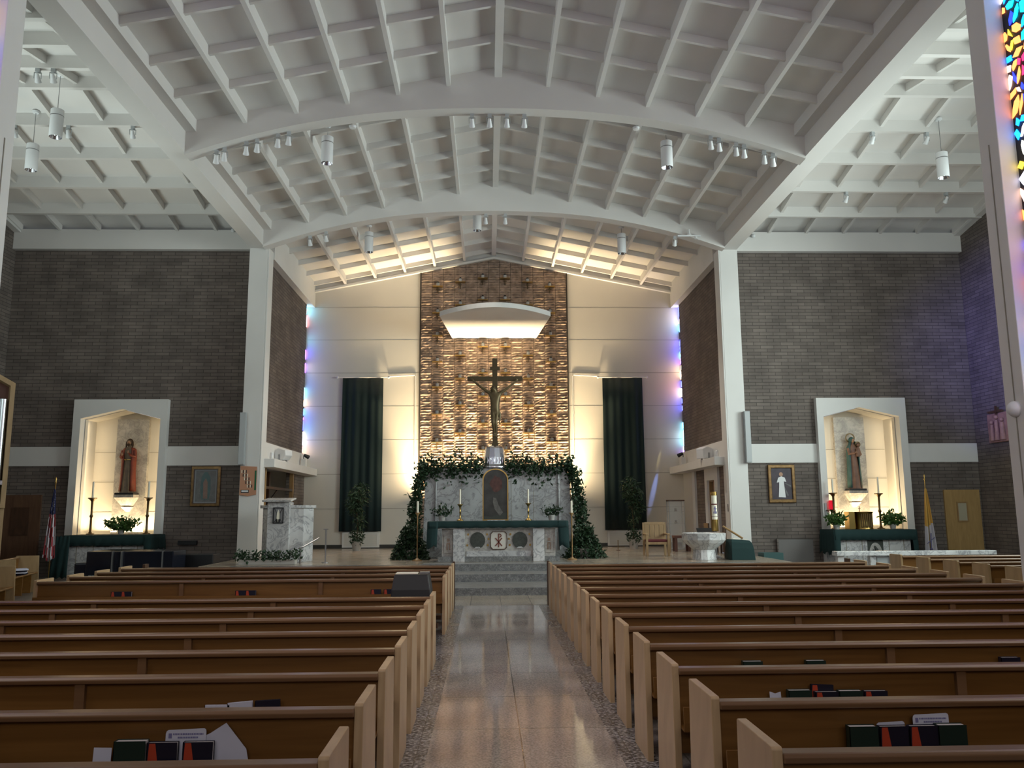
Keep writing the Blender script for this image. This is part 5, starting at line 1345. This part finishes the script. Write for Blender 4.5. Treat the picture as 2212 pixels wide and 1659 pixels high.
for s, lab in ((-1, 'white stepped stone bracket under the left niche statue'), (1, 'white stepped stone bracket under the right niche statue')):
    e = empty('statue_bracket', (s*11.09, 25.28, 1.9), 0, lab, 'bracket')
    vs = [(-.29,-.38,.46),(.29,-.38,.46),(.29,.02,.46),(-.29,.02,.46),(-.29,-.38,.38),(.29,-.38,.38),(.29,.02,.38),(-.29,.02,.38),(-.13,-.16,.12),(.13,-.16,.12),(.13,.02,.12),(-.13,.02,.12)]
    fs = [(0,1,2,3),(0,4,5,1),(1,5,6,2),(2,6,7,3),(3,7,4,0),(4,8,9,5),(5,9,10,6),(6,10,11,7),(7,11,8,4),(8,11,10,9)]
    MB().add(vs, fs).build('ledge', 'marble_fine', e)
    vs = [(-.15,-.18,.10),(.15,-.18,.10),(.15,.02,.10),(-.15,.02,.10),(-.05,-.03,-.04),(.05,-.03,-.04),(.05,.02,-.04),(-.05,.02,-.04)]
    fs = [(0,1,2,3),(0,4,5,1),(1,5,6,2),(2,6,7,3),(3,7,4,0),(4,7,6,5)]
    MB().add(vs, fs).build('pendant_block', 'marble_fine', e)
# side altars
for s, nm in ((-1, 'left'), (1, 'right')):
    cx = s*10.85 if s < 0 else 10.80
    e = empty('side_altar', (cx, 23.5, 0), 0, ('grey marble side altar below the %s niche' % nm) if s < 0 else 'white marble side altar with a half-round relief, below the right niche', 'altar')
    MB().box(-1.05, 1.05, 0.0, 0.85, 0.0, 1.0).build('body', 'marble', e)
    MB().box(-1.15, 1.15, -0.05, 0.9, 1.0, 1.2).build('tabletop', 'marble', e)
    for x in (-0.82, -0.36, 0.42, 0.85): MB().box(x-0.012, x+0.012, -0.004, 0.0, 0.0, 1.0).build('joint', 'seam_line', e)
    if s > 0:
        f = MB().box(-0.28, 0.30, -0.02, 0.0, 0.45, 0.96).build('relief_panel', 'marble', e)
        n = 16
        MB().box(-0.22, 0.24, -0.024, -0.02, 0.48, 0.92).build('relief_field', 'dark_roundel', f)
        MB().poly([(0.01-0.19, 0.50), (0.01+0.19, 0.50)] + [(0.01+0.19*math.cos(PI*k/n), 0.52+0.33*math.sin(PI*k/n)) for k in range(n+1)], 'y', -0.034, -0.024).build('half_round_relief', 'marble_fine', f)
        q = MB(); q.tube([(0.0, -0.04, 0.52), (0.03, -0.04, 0.66), (-0.02, -0.04, 0.76)], [0.04, 0.05, 0.02], 8); q.tube([(-0.1, -0.038, 0.52), (-0.06, -0.038, 0.66)], [0.02, 0.015], 6); q.build('relief_figure', 'dark_roundel', f)
    else:
        MB().box(-0.28, 0.08, -0.02, 0.0, 0.90, 0.96).build('relief_panel', 'black', e)
drape('side_altar_cloth', -12.0, -9.62, 23.4, 24.4, 1.205, 0.28, 0.42, 'dark green cloth over the left side altar', sidew=0.18)
o = MB(); vs = []; fs = []
for i in range(15):
    t = i/14
    for j in range(4): f = j/3; vs.append((-11.80 - 0.36*t - 0.12*f*t, 23.36 - 0.02*math.sin(t*14)*f - 0.05*f, 1.19 - 1.12*f + 0.02*math.sin(t*20)))
for i in range(14):
    for j in range(3): a = i*4+j; fs.append((a, a+4, a+5, a+1))
o.add(vs, fs); o = o.build('side_altar_drape', 'green_cloth', None, True); so = o.modifiers.new('t', 'SOLIDIFY'); so.thickness = 0.01
tag(o, 'long green drape falling to the floor at the left end of the left side altar', 'drape')
drape('side_altar_cloth', 9.62, 12.0, 23.4, 24.4, 1.205, 0.28, 0.66, 'dark green cloth over the right side altar', sidew=0.16)
SZ = 1.22
def tall_stick(loc, zc, zt, lab, tilt=0):
    e = candlestick('niche_candlestick', loc, zc, zt, lab, 'tall candlesticks in the niches', 0.065, 'dark_bronze', 0.028, 0.11)
    MB().lathe([(0.09, zc-0.02), (0.12, zc), (0.12, zc+0.012), (0.03, zc+0.012)], seg=16).build('drip_pan', 'dark_bronze', e, True)
    if tilt: e.rotation_euler = (0, tilt, 0)
tall_stick((-11.66, 24.2, SZ), 1.03, 1.50, 'tall bronze candlestick, left in the left niche')
tall_stick((-10.07, 24.2, SZ), 1.03, 1.50, 'tall bronze candlestick, right in the left niche')
tall_stick((9.99, 24.2, SZ), 1.05, 1.46, 'tall bronze candlestick, left in the right niche')
tall_stick((11.36, 24.2, SZ), 1.03, 1.52, 'tall bronze candlestick, right in the right niche')
small_plant('niche_plant', (-10.72, 24.05, SZ), 0.55, 0.28, 0.42, 520, 0.08, 'low spreading green plant between the candlesticks, left niche', 'leaf_light')
small_plant('niche_plant', (9.93, 23.95, SZ), 0.34, 0.22, 0.42, 380, 0.085, 'long-leaved green plant left of the gold tabernacle', 'leaf_light')
small_plant('niche_plant', (11.62, 24.0, SZ), 0.42, 0.22, 0.42, 400, 0.085, 'long-leaved green plant right of the gold tabernacle', 'leaf_light')
e = empty('gold_tabernacle', (10.68, 24.05, SZ), 0, 'brass and dark tabernacle box on the right side altar', 'tabernacle')
MB().box(-0.37, -0.20, -0.12, 0.22, 0, 0.50).box(-0.20, 0.36, 0.10, 0.22, 0, 0.5).build('case', 'brass', e, bevel=0.006)
MB().lathe([(0.26, 0.0), (0.26, 0.03), (0.25, 0.04), (0.25, 0.46), (0.27, 0.48), (0.27, 0.5), (0, 0.51)], x=0.10, y=-0.02, seg=20).build('drum', 'brass', e, True)
q = MB()
for k in range(7):
    a = -PI/2 + (k-3)*0.22; q.tube([(0.10+0.252*math.cos(a), -0.02+0.252*math.sin(a), 0.06), (0.10+0.252*math.cos(a), -0.02+0.252*math.sin(a), 0.44)], 0.022, 6)
q.build('fluting', 'dark_bronze', e, True)
MB().box(-0.008, 0.008, -0.008, 0.008, 0.5, 0.66).box(-0.035, 0.035, -0.008, 0.008, 0.59, 0.605).build('top_cross', 'dark_bronze', e)
e = empty('sanctuary_lamp', (9.88, 24.4, 1.72), 0, 'red glass sanctuary lamp on a wall bracket beside the right niche', 'lamp')
MB().box(-0.08, -0.02, -0.02, 0.02, -0.12, 0.26).build('back_plate', 'steel', e); MB().box(-0.05, 0.09, -0.10, -0.08, 0.04, 0.06).box(-0.05, -0.03, -0.1, 0, 0.04, 0.06).build('arm', 'dark_bronze', e)
MB().lathe([(0.05, 0.07), (0.065, 0.1), (0.065, 0.34), (0.05, 0.34)], x=0.08, y=-0.09, seg=16).build('glass', 'red_glass', e, True)
MB().lathe([(0.01, -0.06), (0.04, 0.03), (0.06, 0.07), (0, 0.07)], x=0.08, y=-0.09, seg=12).build('cup', 'dark_bronze', e, True)
MB().lathe([(0.012, 0.12), (0.014, 0.15), (0.004, 0.18)], x=0.08, y=-0.09, seg=8).build('flame', 'flame', e, True)

# framed pictures
def rectp(w, h, z0=0.0): return [(-w, z0), (w, z0), (w, z0+h), (-w, z0+h)]
e = empty('framed_picture', (-8.57, 24.58, 2.0), 0, 'framed print of a robed figure in a pale border, left brick wall', 'picture')
MB().ring(rectp(0.43, 1.17), rectp(0.34, 0.99, 0.09), 'y', -0.05, 0.0).build('frame', 'gilt', e, bevel=0.015)
MB().ring(rectp(0.355, 1.02, 0.075), rectp(0.335, 0.98, 0.095), 'y', -0.055, 0.0).build('inner_frame', 'dark_wood', e)
f = MB().box(-0.34, 0.34, -0.02, -0.01, 0.09, 1.08).build('print', 'pic_border', e)
MB().box(-0.29, 0.29, -0.024, -0.02, 0.13, 1.04).build('picture_field', 'pic_grey', f)
MB().poly([(-0.11, 0.20), (0.11, 0.20), (0.15, 0.50), (0.13, 0.85), (0.04, 1.0), (-0.04, 1.0), (-0.13, 0.85), (-0.15, 0.5)], 'y', -0.028, -0.024).build('figure_mantle', 'statue_blue', f)
MB().poly([(-0.06, 0.22), (0.07, 0.22), (0.06, 0.7), (0.0, 0.82), (-0.07, 0.7)], 'y', -0.030, -0.028).build('figure_robe', 'statue_rose', f)
MB().box(-0.335, 0.335, -0.034, -0.032, 0.095, 1.075).build('glass', 'picture_glass', f)
e = empty('framed_picture', (8.60, 24.58, 2.0), 0, 'gilt-framed painting of a white-robed figure on dark ground, right brick wall', 'picture')
MB().ring(rectp(0.41, 1.14), rectp(0.31, 0.93, 0.105), 'y', -0.06, 0.0).build('frame', 'gilt', e, bevel=0.02)
f = MB().box(-0.31, 0.31, -0.02, -0.01, 0.10, 1.04).build('canvas', 'pic_dark', e)
MB().poly([(-0.11, 0.17), (0.10, 0.16), (0.07, 0.55), (0.06, 0.72), (-0.07, 0.72), (-0.08, 0.5)], 'y', -0.026, -0.02).poly([(-0.15, 0.60), (-0.06, 0.62), (0.06, 0.64), (0.14, 0.62), (0.10, 0.75), (0.0, 0.79), (-0.10, 0.75)], 'y', -0.027, -0.02).build('white_robe', 'lamp_white', f)
MB().poly([(-0.01+0.06*math.cos(2*PI*k/16), 0.85+0.06*math.sin(2*PI*k/16)) for k in range(16)], 'y', -0.027, -0.02).build('head', 'statue_skin', f)
MB().poly([(0.03, 0.62), (0.28, 0.52), (0.29, 0.45)], 'y', -0.024, -0.02).poly([(0.03, 0.60), (0.20, 0.22), (0.15, 0.2)], 'y', -0.024, -0.02).build('rays', 'pic_grey', f)

# flags
def flag(loc, lab, kind):
    e = empty('flag', loc, 0, lab, 'flag')
    H = 2.45
    MB().tube([(0, 0, 0.04), (0, 0, H+0.18)], 0.014, 8).build('pole', 'brass', e, True)
    MB().lathe([(0.15, 0), (0.15, 0.03), (0.05, 0.07), (0.02, 0.1), (0, 0.1)], seg=16).build('base', 'dark_bronze', e, True)
    MB().lathe([(0.0, H+0.16), (0.03, H+0.2), (0.012, H+0.25), (0.03, H+0.3), (0, H+0.36)], seg=10).build('finial', 'brass', e, True)
    ns = 13 if kind == 'us' else 14; nz = 22
    m = MB(); vs = []; mats = ['flag_red', 'flag_white', 'flag_blue'] if kind == 'us' else ['flag_yellow', 'flag_white', 'ink']
    zt, zb = (H, 0.62) if kind == 'us' else (H-0.1, 0.25)
    for j in range(nz+1):
        t = j/nz; w = 0.03 + (0.26 if kind == 'us' else 0.21)*t**0.8
        for i in range(ns*2+1):
            u = i/(ns*2)
            x = (-0.62*u + 0.25)*w*1.6 if kind == 'us' else (u-0.45)*w*1.5
            y = 0.05*math.sin(u*17)*(0.3+t) 
            z = zt + (zb-zt)*t - (0.22*t*(0.5-abs(u-0.5)) if kind == 'us' else 0.10*t*math.sin(u*5)) + 0.03
            vs.append((x, y, z))
    W = ns*2+1
    m2 = m
    o_ = len(m.v)
    faces = []; mi = []
    for j in range(nz):
        for i in range(W-1):
            a = j*W+i; faces.append((a, a+1, a+W+1, a+W))
            if kind == 'us': c = 2 if j < 8 else (0 if ((i+j//3)//2) % 2 else 1)
            else: c = 0 if j < 11 else 1
            mi.append(c)
    m.v += vs; m.f += faces; m.mi += mi
    f = m.build('cloth', mats, e, True); so = f.modifiers.new('t', 'SOLIDIFY'); so.thickness = 0.005
    if kind == 'us':
        q = MB(); r = random.Random(2)
        for k in range(26):
            t = 0.06 + 0.28*r.random(); w = 0.03 + 0.26*t**0.8; u = r.uniform(0.1, 0.9)
            x = (-0.62*u + 0.25)*w*1.6; z = zt+(zb-zt)*t - 0.22*t*(0.5-abs(u-0.5)) + 0.03; y = 0.05*math.sin(u*17)*(0.3+t) - 0.008
            q.poly([(x+0.017*(1 if i % 2 == 0 else 0.42)*math.cos(PI/2+i*PI/5), z+0.017*(1 if i % 2 == 0 else 0.42)*math.sin(PI/2+i*PI/5)) for i in range(10)], 'y', y-0.004, y)
        q.build('star_pattern', 'flag_white', f)
    else:
        q = MB(); q.tube([(-0.10, -0.055, 0.80), (0.13, -0.055, 0.98)], 0.012, 6); q.tube([(0.0, -0.06, 0.62), (0.03, -0.06, 1.1)], 0.012, 6)
        q.tube([(0.0+0.045*math.cos(a*PI/5), -0.06, 0.62+0.045*math.sin(a*PI/5)) for a in range(11)], 0.010, 6)
        q.build('crossed_keys', 'ink', f)
    return e
flag((-12.02, 22.8, 0.0), 'folded American flag on a pole left of the left niche', 'us')
flag((12.57, 23.8, 0.0), 'folded yellow and white flag on a pole right of the right niche', 'vatican')

# doors in the transept back walls
d = struct(MB().box(13.53, 14.62, 24.54, 24.6, 0.0, 2.36).build('door_2', 'door_yellow'))
f = MB().ring([(13.88, 1.40), (14.22, 1.40), (14.22, 2.0), (13.88, 2.0)], [(13.92, 1.44), (14.18, 1.44), (14.18, 1.96), (13.92, 1.96)], 'y', 24.52, 24.56).build('window_frame', 'door_wood', d)
MB().box(13.92, 14.18, 24.53, 24.55, 1.44, 1.96).build('window_pane', 'door_glass', d)
d = struct(MB().box(-14.4, -13.3, 24.54, 24.6, 0.0, 2.36).build('door_3', 'door_dark'))
MB().box(-14.1, -13.6, 24.52, 24.55, 1.2, 2.0).build('window_pane', 'dark_wood', d)
# grand piano, covered
e = empty('grand_piano', (-9.2, 21.3, 0), 0, 'grand piano under a dark blue-black cover, in front of the left side altar', 'piano')
pts = [(-1.10, 0.0), (1.18, -0.35), (1.18, 0.5), (0.4, 0.75), (-0.5, 0.75), (-1.1, 0.9)]
m = MB().poly([(-0.98, -0.35), (1.18, -0.45), (1.2, 0.35), (0.6, 0.75), (0.1, 0.7), (-0.35, 0.95), (-1.0, 1.0)], 'z', 0.30, 0.88); m.build('cover', 'piano_black', e, bevel=0.02)
MB().box(-1.28, -0.95, -0.33, 1.0, 0.30, 0.60).build('keyboard_cover', 'piano_black', e, bevel=0.04)
for x in (-0.30, -0.08, 0.92): MB().box(x-0.015, x+0.015, -0.47, -0.34, 0.28, 0.885).build('strap', 'steel', e)
for x, y in ((-1.1, -0.1), (-1.1, 0.8), (0.9, 0.1)): MB().lathe([(0.06, 0), (0.05, 0.05), (0.07, 0.3), (0, 0.3)], x=x, y=y, seg=10).build('leg', 'piano_black', e, True)
o = MB().box(-0.38, 0.38, -0.3, 0.3, 0, 0.74).build('speaker_box', 'black', None, bevel=0.02); o.location = (-7.80, 22.3, 0); tag(o, 'low black speaker cabinet right of the piano', 'speaker')
o = MB().box(-0.27, 0.27, -0.1, 0.0, 0, 0.13).build('wall_rack', 'black', None, bevel=0.005); o.location = (-9.0, 24.59, 0.89); tag(o, 'small black rack on the brick wall, below the framed print', 'rack')
# organ case with pipes
e = empty('pipe_organ', (-11.72, 20.0, 0), math.radians(36), 'light wood organ case with silver pipes at the left edge', 'organ')
MB().box(-2.9, 0.0, 0.1, 0.9, 0.0, 1.95).build('base_cabinet', 'oak', e)
MB().ring([(-2.9, 1.95), (0.0, 1.95), (0.0, 4.95), (-1.45, 5.75), (-2.9, 4.95)], [(-2.8, 2.05), (-0.10, 2.05), (-0.10, 4.88), (-1.45, 5.63), (-2.8, 4.88)], 'y', 0.0, 0.3).build('case_frame', 'oak', e)
MB().poly([(-2.85, 2.0), (-0.05, 2.0), (-0.05, 4.9), (-1.45, 5.68), (-2.85, 4.9)], 'y', 0.3, 0.35).build('case_back', 'burgundy_wood', e)
for k in range(11):
    x = -0.21 - 0.245*k; top = 4.50 + 0.62*(1-abs(k-5)/5.5)
    f = MB().lathe([(0.03, 2.05), (0.085, 2.55), (0.085, top), (0.07, top)], x=x, y=0.12, seg=16).build('pipe', 'pipe_metal', e, True)
MB().box(-2.8, -0.10, 0.0, 0.04, 2.50, 2.60).build('pipe_rail', 'silver', e)

# marble communion rail
e = empty('communion_rail', (9.6, 19.0, 0), 0, 'low white marble communion rail before the right side altar', 'rail')
MB().box(-1.87, 1.87, -0.12, 0.14, 0.74, 0.84).build('top', 'marble', e, bevel=0.01)
for x in (-1.75, -1.0, -0.55, 0.4, 1.1, 1.75): MB().box(x-0.07, x+0.07, -0.06, 0.08, 0, 0.74).build('post', 'marble', e)
MB().box(-0.9, -0.62, -0.03, 0.03, 0.05, 0.72).build('gate_panel', 'steel_paint', e)
e = empty('low_screen', (8.9, 24.55, 0), 0, 'plain grey panel against the brick, left of the right niche', 'panel')
MB().box(-0.55, 0.52, -0.05, 0.0, 0.0, 0.92).build('panel', 'grey_panel', e); MB().ring(rectp(0.56, 0.95), rectp(0.52, 0.91, 0.02), 'y', -0.06, 0).build('edge_trim', 'brick_front', e)
o = MB().box(-0.28, 0.28, -0.25, 0.25, 0, 0.60).build('storage_box', 'teal', None, bevel=0.01); o.location = (7.75, 23.4, 0); tag(o, 'small teal box at the foot of the right chancel column', 'box')
# carved station relief on the right outer wall
e = empty('station_relief', (14.655, 23.3, 3.70), 0, 'pinkish carved relief high on the far right side wall', 'relief')
MB().box(-0.05, 0.04, -0.5, 0.5, 0, 0.85).build('panel', 'relief_clay', e, bevel=0.02)
q = MB()
for y, h in ((-0.25, 0.7), (0.0, 0.8), (0.22, 0.65)):
    q.tube([(-0.08, y, 0.05), (-0.09, y, h*0.8)], [0.09, 0.05], 8); q.ball((-0.09, y, h*0.9), 0.06)
q.build('figures', 'relief_clay', e, True)
q = MB(); q.box(-0.12, -0.06, -0.3, 0.35, 0.86, 0.92).box(-0.10, -0.06, -0.05, 0.02, 0.8, 1.05); q.build('carved_cross', 'dark_wood', e)
o = MB().ball((0, 0, 0), 0.11).build('wall_dome', 'lamp_white', None, True); o.location = (6.86, 10.75, 3.12); tag(o, 'white half-round dome on the nearest right column', 'camera')

# ------------------------------------------------------------------ ceiling fixtures
def pendant():
    e = empty('pendant_light', (0, 0, 0))
    MB().lathe([(0.135, 0), (0.14, 0.01), (0.14, 0.50), (0.128, 0.505), (0.128, 0.515), (0.14, 0.52), (0.14, 0.655), (0.12, 0.665), (0, 0.67)], seg=20, cap=False).build('housing', 'lamp_white', e, True)
    MB().lathe([(0.133, 0.004), (0.12, 0.03), (0.05, 0.16), (0, 0.16)], seg=20, cap=False).build('reflector', 'silver', e, True)
    MB().lathe([(0.129, 0.503), (0.142, 0.506), (0.142, 0.516), (0.129, 0.519)], seg=20, cap=False).build('seam_ring', 'steel', e, True)
    MB().ball((0, 0, 0.07), 0.04).build('bulb', 'silver', e, True)
    return e
pd0 = None
for x, y, z, zt, lab in ((-4.08, 18.6, 10.03, 10.96, 'white cylinder pendant, left of centre under the nearer roof bay'),
                     (4.09, 18.6, 9.98, 10.96, 'white cylinder pendant, right of centre under the nearer roof bay'),
                     (-4.07, 25.5, 10.07, 10.96, 'white cylinder pendant, left one of three above the altar'),
                     (-0.58, 25.5, 10.81, 11.66, 'white cylinder pendant, middle one of three above the altar'),
                     (4.12, 25.5, 10.05, 10.96, 'white cylinder pendant, right one of three above the altar'),
                     (-10.06, 17.8, 10.26, 11.8, 'white cylinder pendant, upper one in the left transept'),
                     (-11.35, 19.2, 10.07, 11.6, 'white cylinder pendant, lower one in the left transept'),
                     (11.22, 19.2, 10.02, 11.6, 'white cylinder pendant in the right transept')):
    if pd0 is None: o = pd0 = pendant()
    else: o = bpy.data.objects.new('pendant_light', None); col.objects.link(o); [copy_tree(c, o) for c in pd0.children if c.name.split('.')[0] not in ('cord', 'ceiling_rose')]
    o.location = (x, y, z); tag(o, lab, 'ceiling light', 'cylinder pendant lights')
    if zt - z > 0.7:
        MB().tube([(0, 0, 0.66), (0, 0, zt-z-0.02)], 0.008, 6).build('cord', 'steel', o)
        MB().lathe([(0.07, zt-z-0.05), (0.09, zt-z-0.02), (0.09, zt-z), (0, zt-z)], seg=14).build('ceiling_rose', 'lamp_white', o, True)
def spotlamp(s=1.0):
    e = empty('track_spotlight', (0, 0, 0))
    MB().box(-0.045, 0.045, -0.045, 0.045, 0.12, 0.20).build('mount', 'lamp_grey', e)
    MB().box(-0.075, -0.065, -0.012, 0.012, -0.02, 0.12).box(0.065, 0.075, -0.012, 0.012, -0.02, 0.12).box(-0.075, 0.075, -0.012, 0.012, 0.11, 0.12).build('yoke', 'lamp_grey', e)
    MB().tube([(0, -0.06, 0.07), (0, 0.0, 0.0), (0, 0.07, -0.07)], [0.035, 0.05, 0.07], 12).build('lamp_head', 'lamp_white', e, True)
    return e
sp0 = None
def sp(x, y, z, lab, rz=0.0, group='track spotlights under the arches'):
    global sp0
    if sp0 is None: o = sp0 = spotlamp()
    else: o = copy_tree(sp0)
    o.location = (x, y, z); o.rotation_euler = (0, 0, rz); tag(o, lab, 'spotlight', group)
A1 = [(-6.34, 'first'), (-6.16, 'second'), (-5.68, 'third'), (-5.44, 'fourth'), (-4.98, 'fifth'), (-4.74, 'sixth')]
for x, n_ in A1: sp(x, 17.56, archz(x)-0.20, 'spotlight under the left end of the nearer arch, %s from the wall' % n_, 0.3)
for x, n_ in ((6.30, 'first'), (6.10, 'second'), (5.64, 'third'), (5.46, 'fourth'), (5.07, 'fifth'), (4.88, 'sixth')): sp(x, 17.56, archz(x)-0.20, 'spotlight under the right end of the nearer arch, %s from the wall' % n_, -0.3)
for x, lab in ((-0.60, 'small spotlight left of the ridge pair, nearer arch'), (-0.20, 'larger spotlight just left of the ridge beam, nearer arch'), (0.20, 'larger spotlight just right of the ridge beam, nearer arch'), (0.6, 'small spotlight right of the ridge pair, nearer arch')):
    sp(x, 17.6, archz(x)-0.20, lab)
for x, z, lab in ((-5.62, 10.13, 'spotlight at the left end of the farther arch, nearer the wall'), (-5.14, 10.22, 'spotlight at the left end of the farther arch, farther from the wall'), (5.50, 10.13, 'spotlight at the right end of the farther arch'), (-0.3, 10.72, 'small spotlight left of the ridge, farther arch'), (0.3, 10.72, 'small spotlight right of the ridge, farther arch')):
    sp(x, 23.98, archz(x)-0.20, lab)
for x, y, z, lab in ((-9.03, 19.33, 11.085, 'spotlight beside the inner rib of the left transept ceiling'), (-11.9, 19.33, 11.085, 'spotlight left of the lower pendant, left transept'), (-9.93, 16.68, 11.085, 'spotlight of the pair near the left ridge beam, left one'), (-9.6, 16.68, 11.085, 'spotlight of the pair near the left ridge beam, right one'), (-10.6, 19.33, 11.085, 'spotlight between the two pendants, left transept'),
                    (9.55, 19.33, 11.085, 'spotlight on the inner rib of the right transept ceiling'), (10.0, 21.98, 10.555, 'spotlight lower on the right transept ceiling, left of the pendant'), (12.9, 21.98, 10.555, 'spotlight right of the pendant, right transept'), (10.95, 19.33, 11.085, 'spotlight beside the pendant rose, right transept')):
    sp(x, y, z, lab, 0.2, 'spotlights on the transept ceilings')
for x, y, z, lab in ((-8.05, 24.3, 10.36, 'small white camera in the left transept corner'), (8.06, 24.3, 10.25, 'small white camera in the right transept corner')):
    e = empty('ceiling_camera', (x, y, z), 0, lab, 'camera', 'corner cameras')
    MB().ball((0, 0, 0), 0.06).build('dome', 'lamp_white', e, True); MB().box(-0.04, 0.04, 0, 0.12, -0.01, 0.07).build('mount', 'lamp_grey', e)
for x, lab in ((-3.36, 'round white detector left of the ridge at the nearer arch'), (3.22, 'round white detector right of the ridge at the nearer arch')):
    o = MB().lathe([(0.0, 0), (0.07, 0.01), (0.085, 0.06), (0, 0.06)], seg=16).build('smoke_detector', 'lamp_white', None, True); o.location = (x, 17.86, 10.80-1.10*(abs(x)/6.8)**2.25-0.02); tag(o, lab, 'detector', 'smoke detectors')
e = empty('ceiling_antenna', (5.85, 23.6, 10.0), 0, 'small white antenna unit at the right end of the farther arch', 'antenna')
MB().box(-0.35, 0.35, -0.05, 0.0, -0.03, 0.01).build('bar', 'lamp_white', e); MB().lathe([(0.07, 0.01), (0.03, 0.10), (0.03, 0.2), (0, 0.2)], seg=12).build('cone', 'lamp_white', e, True); MB().tube([(0.2, -0.02, 0), (0.2, -0.02, -0.1)], [0.02, 0.05], 10).build('dish', 'lamp_white', e, True)
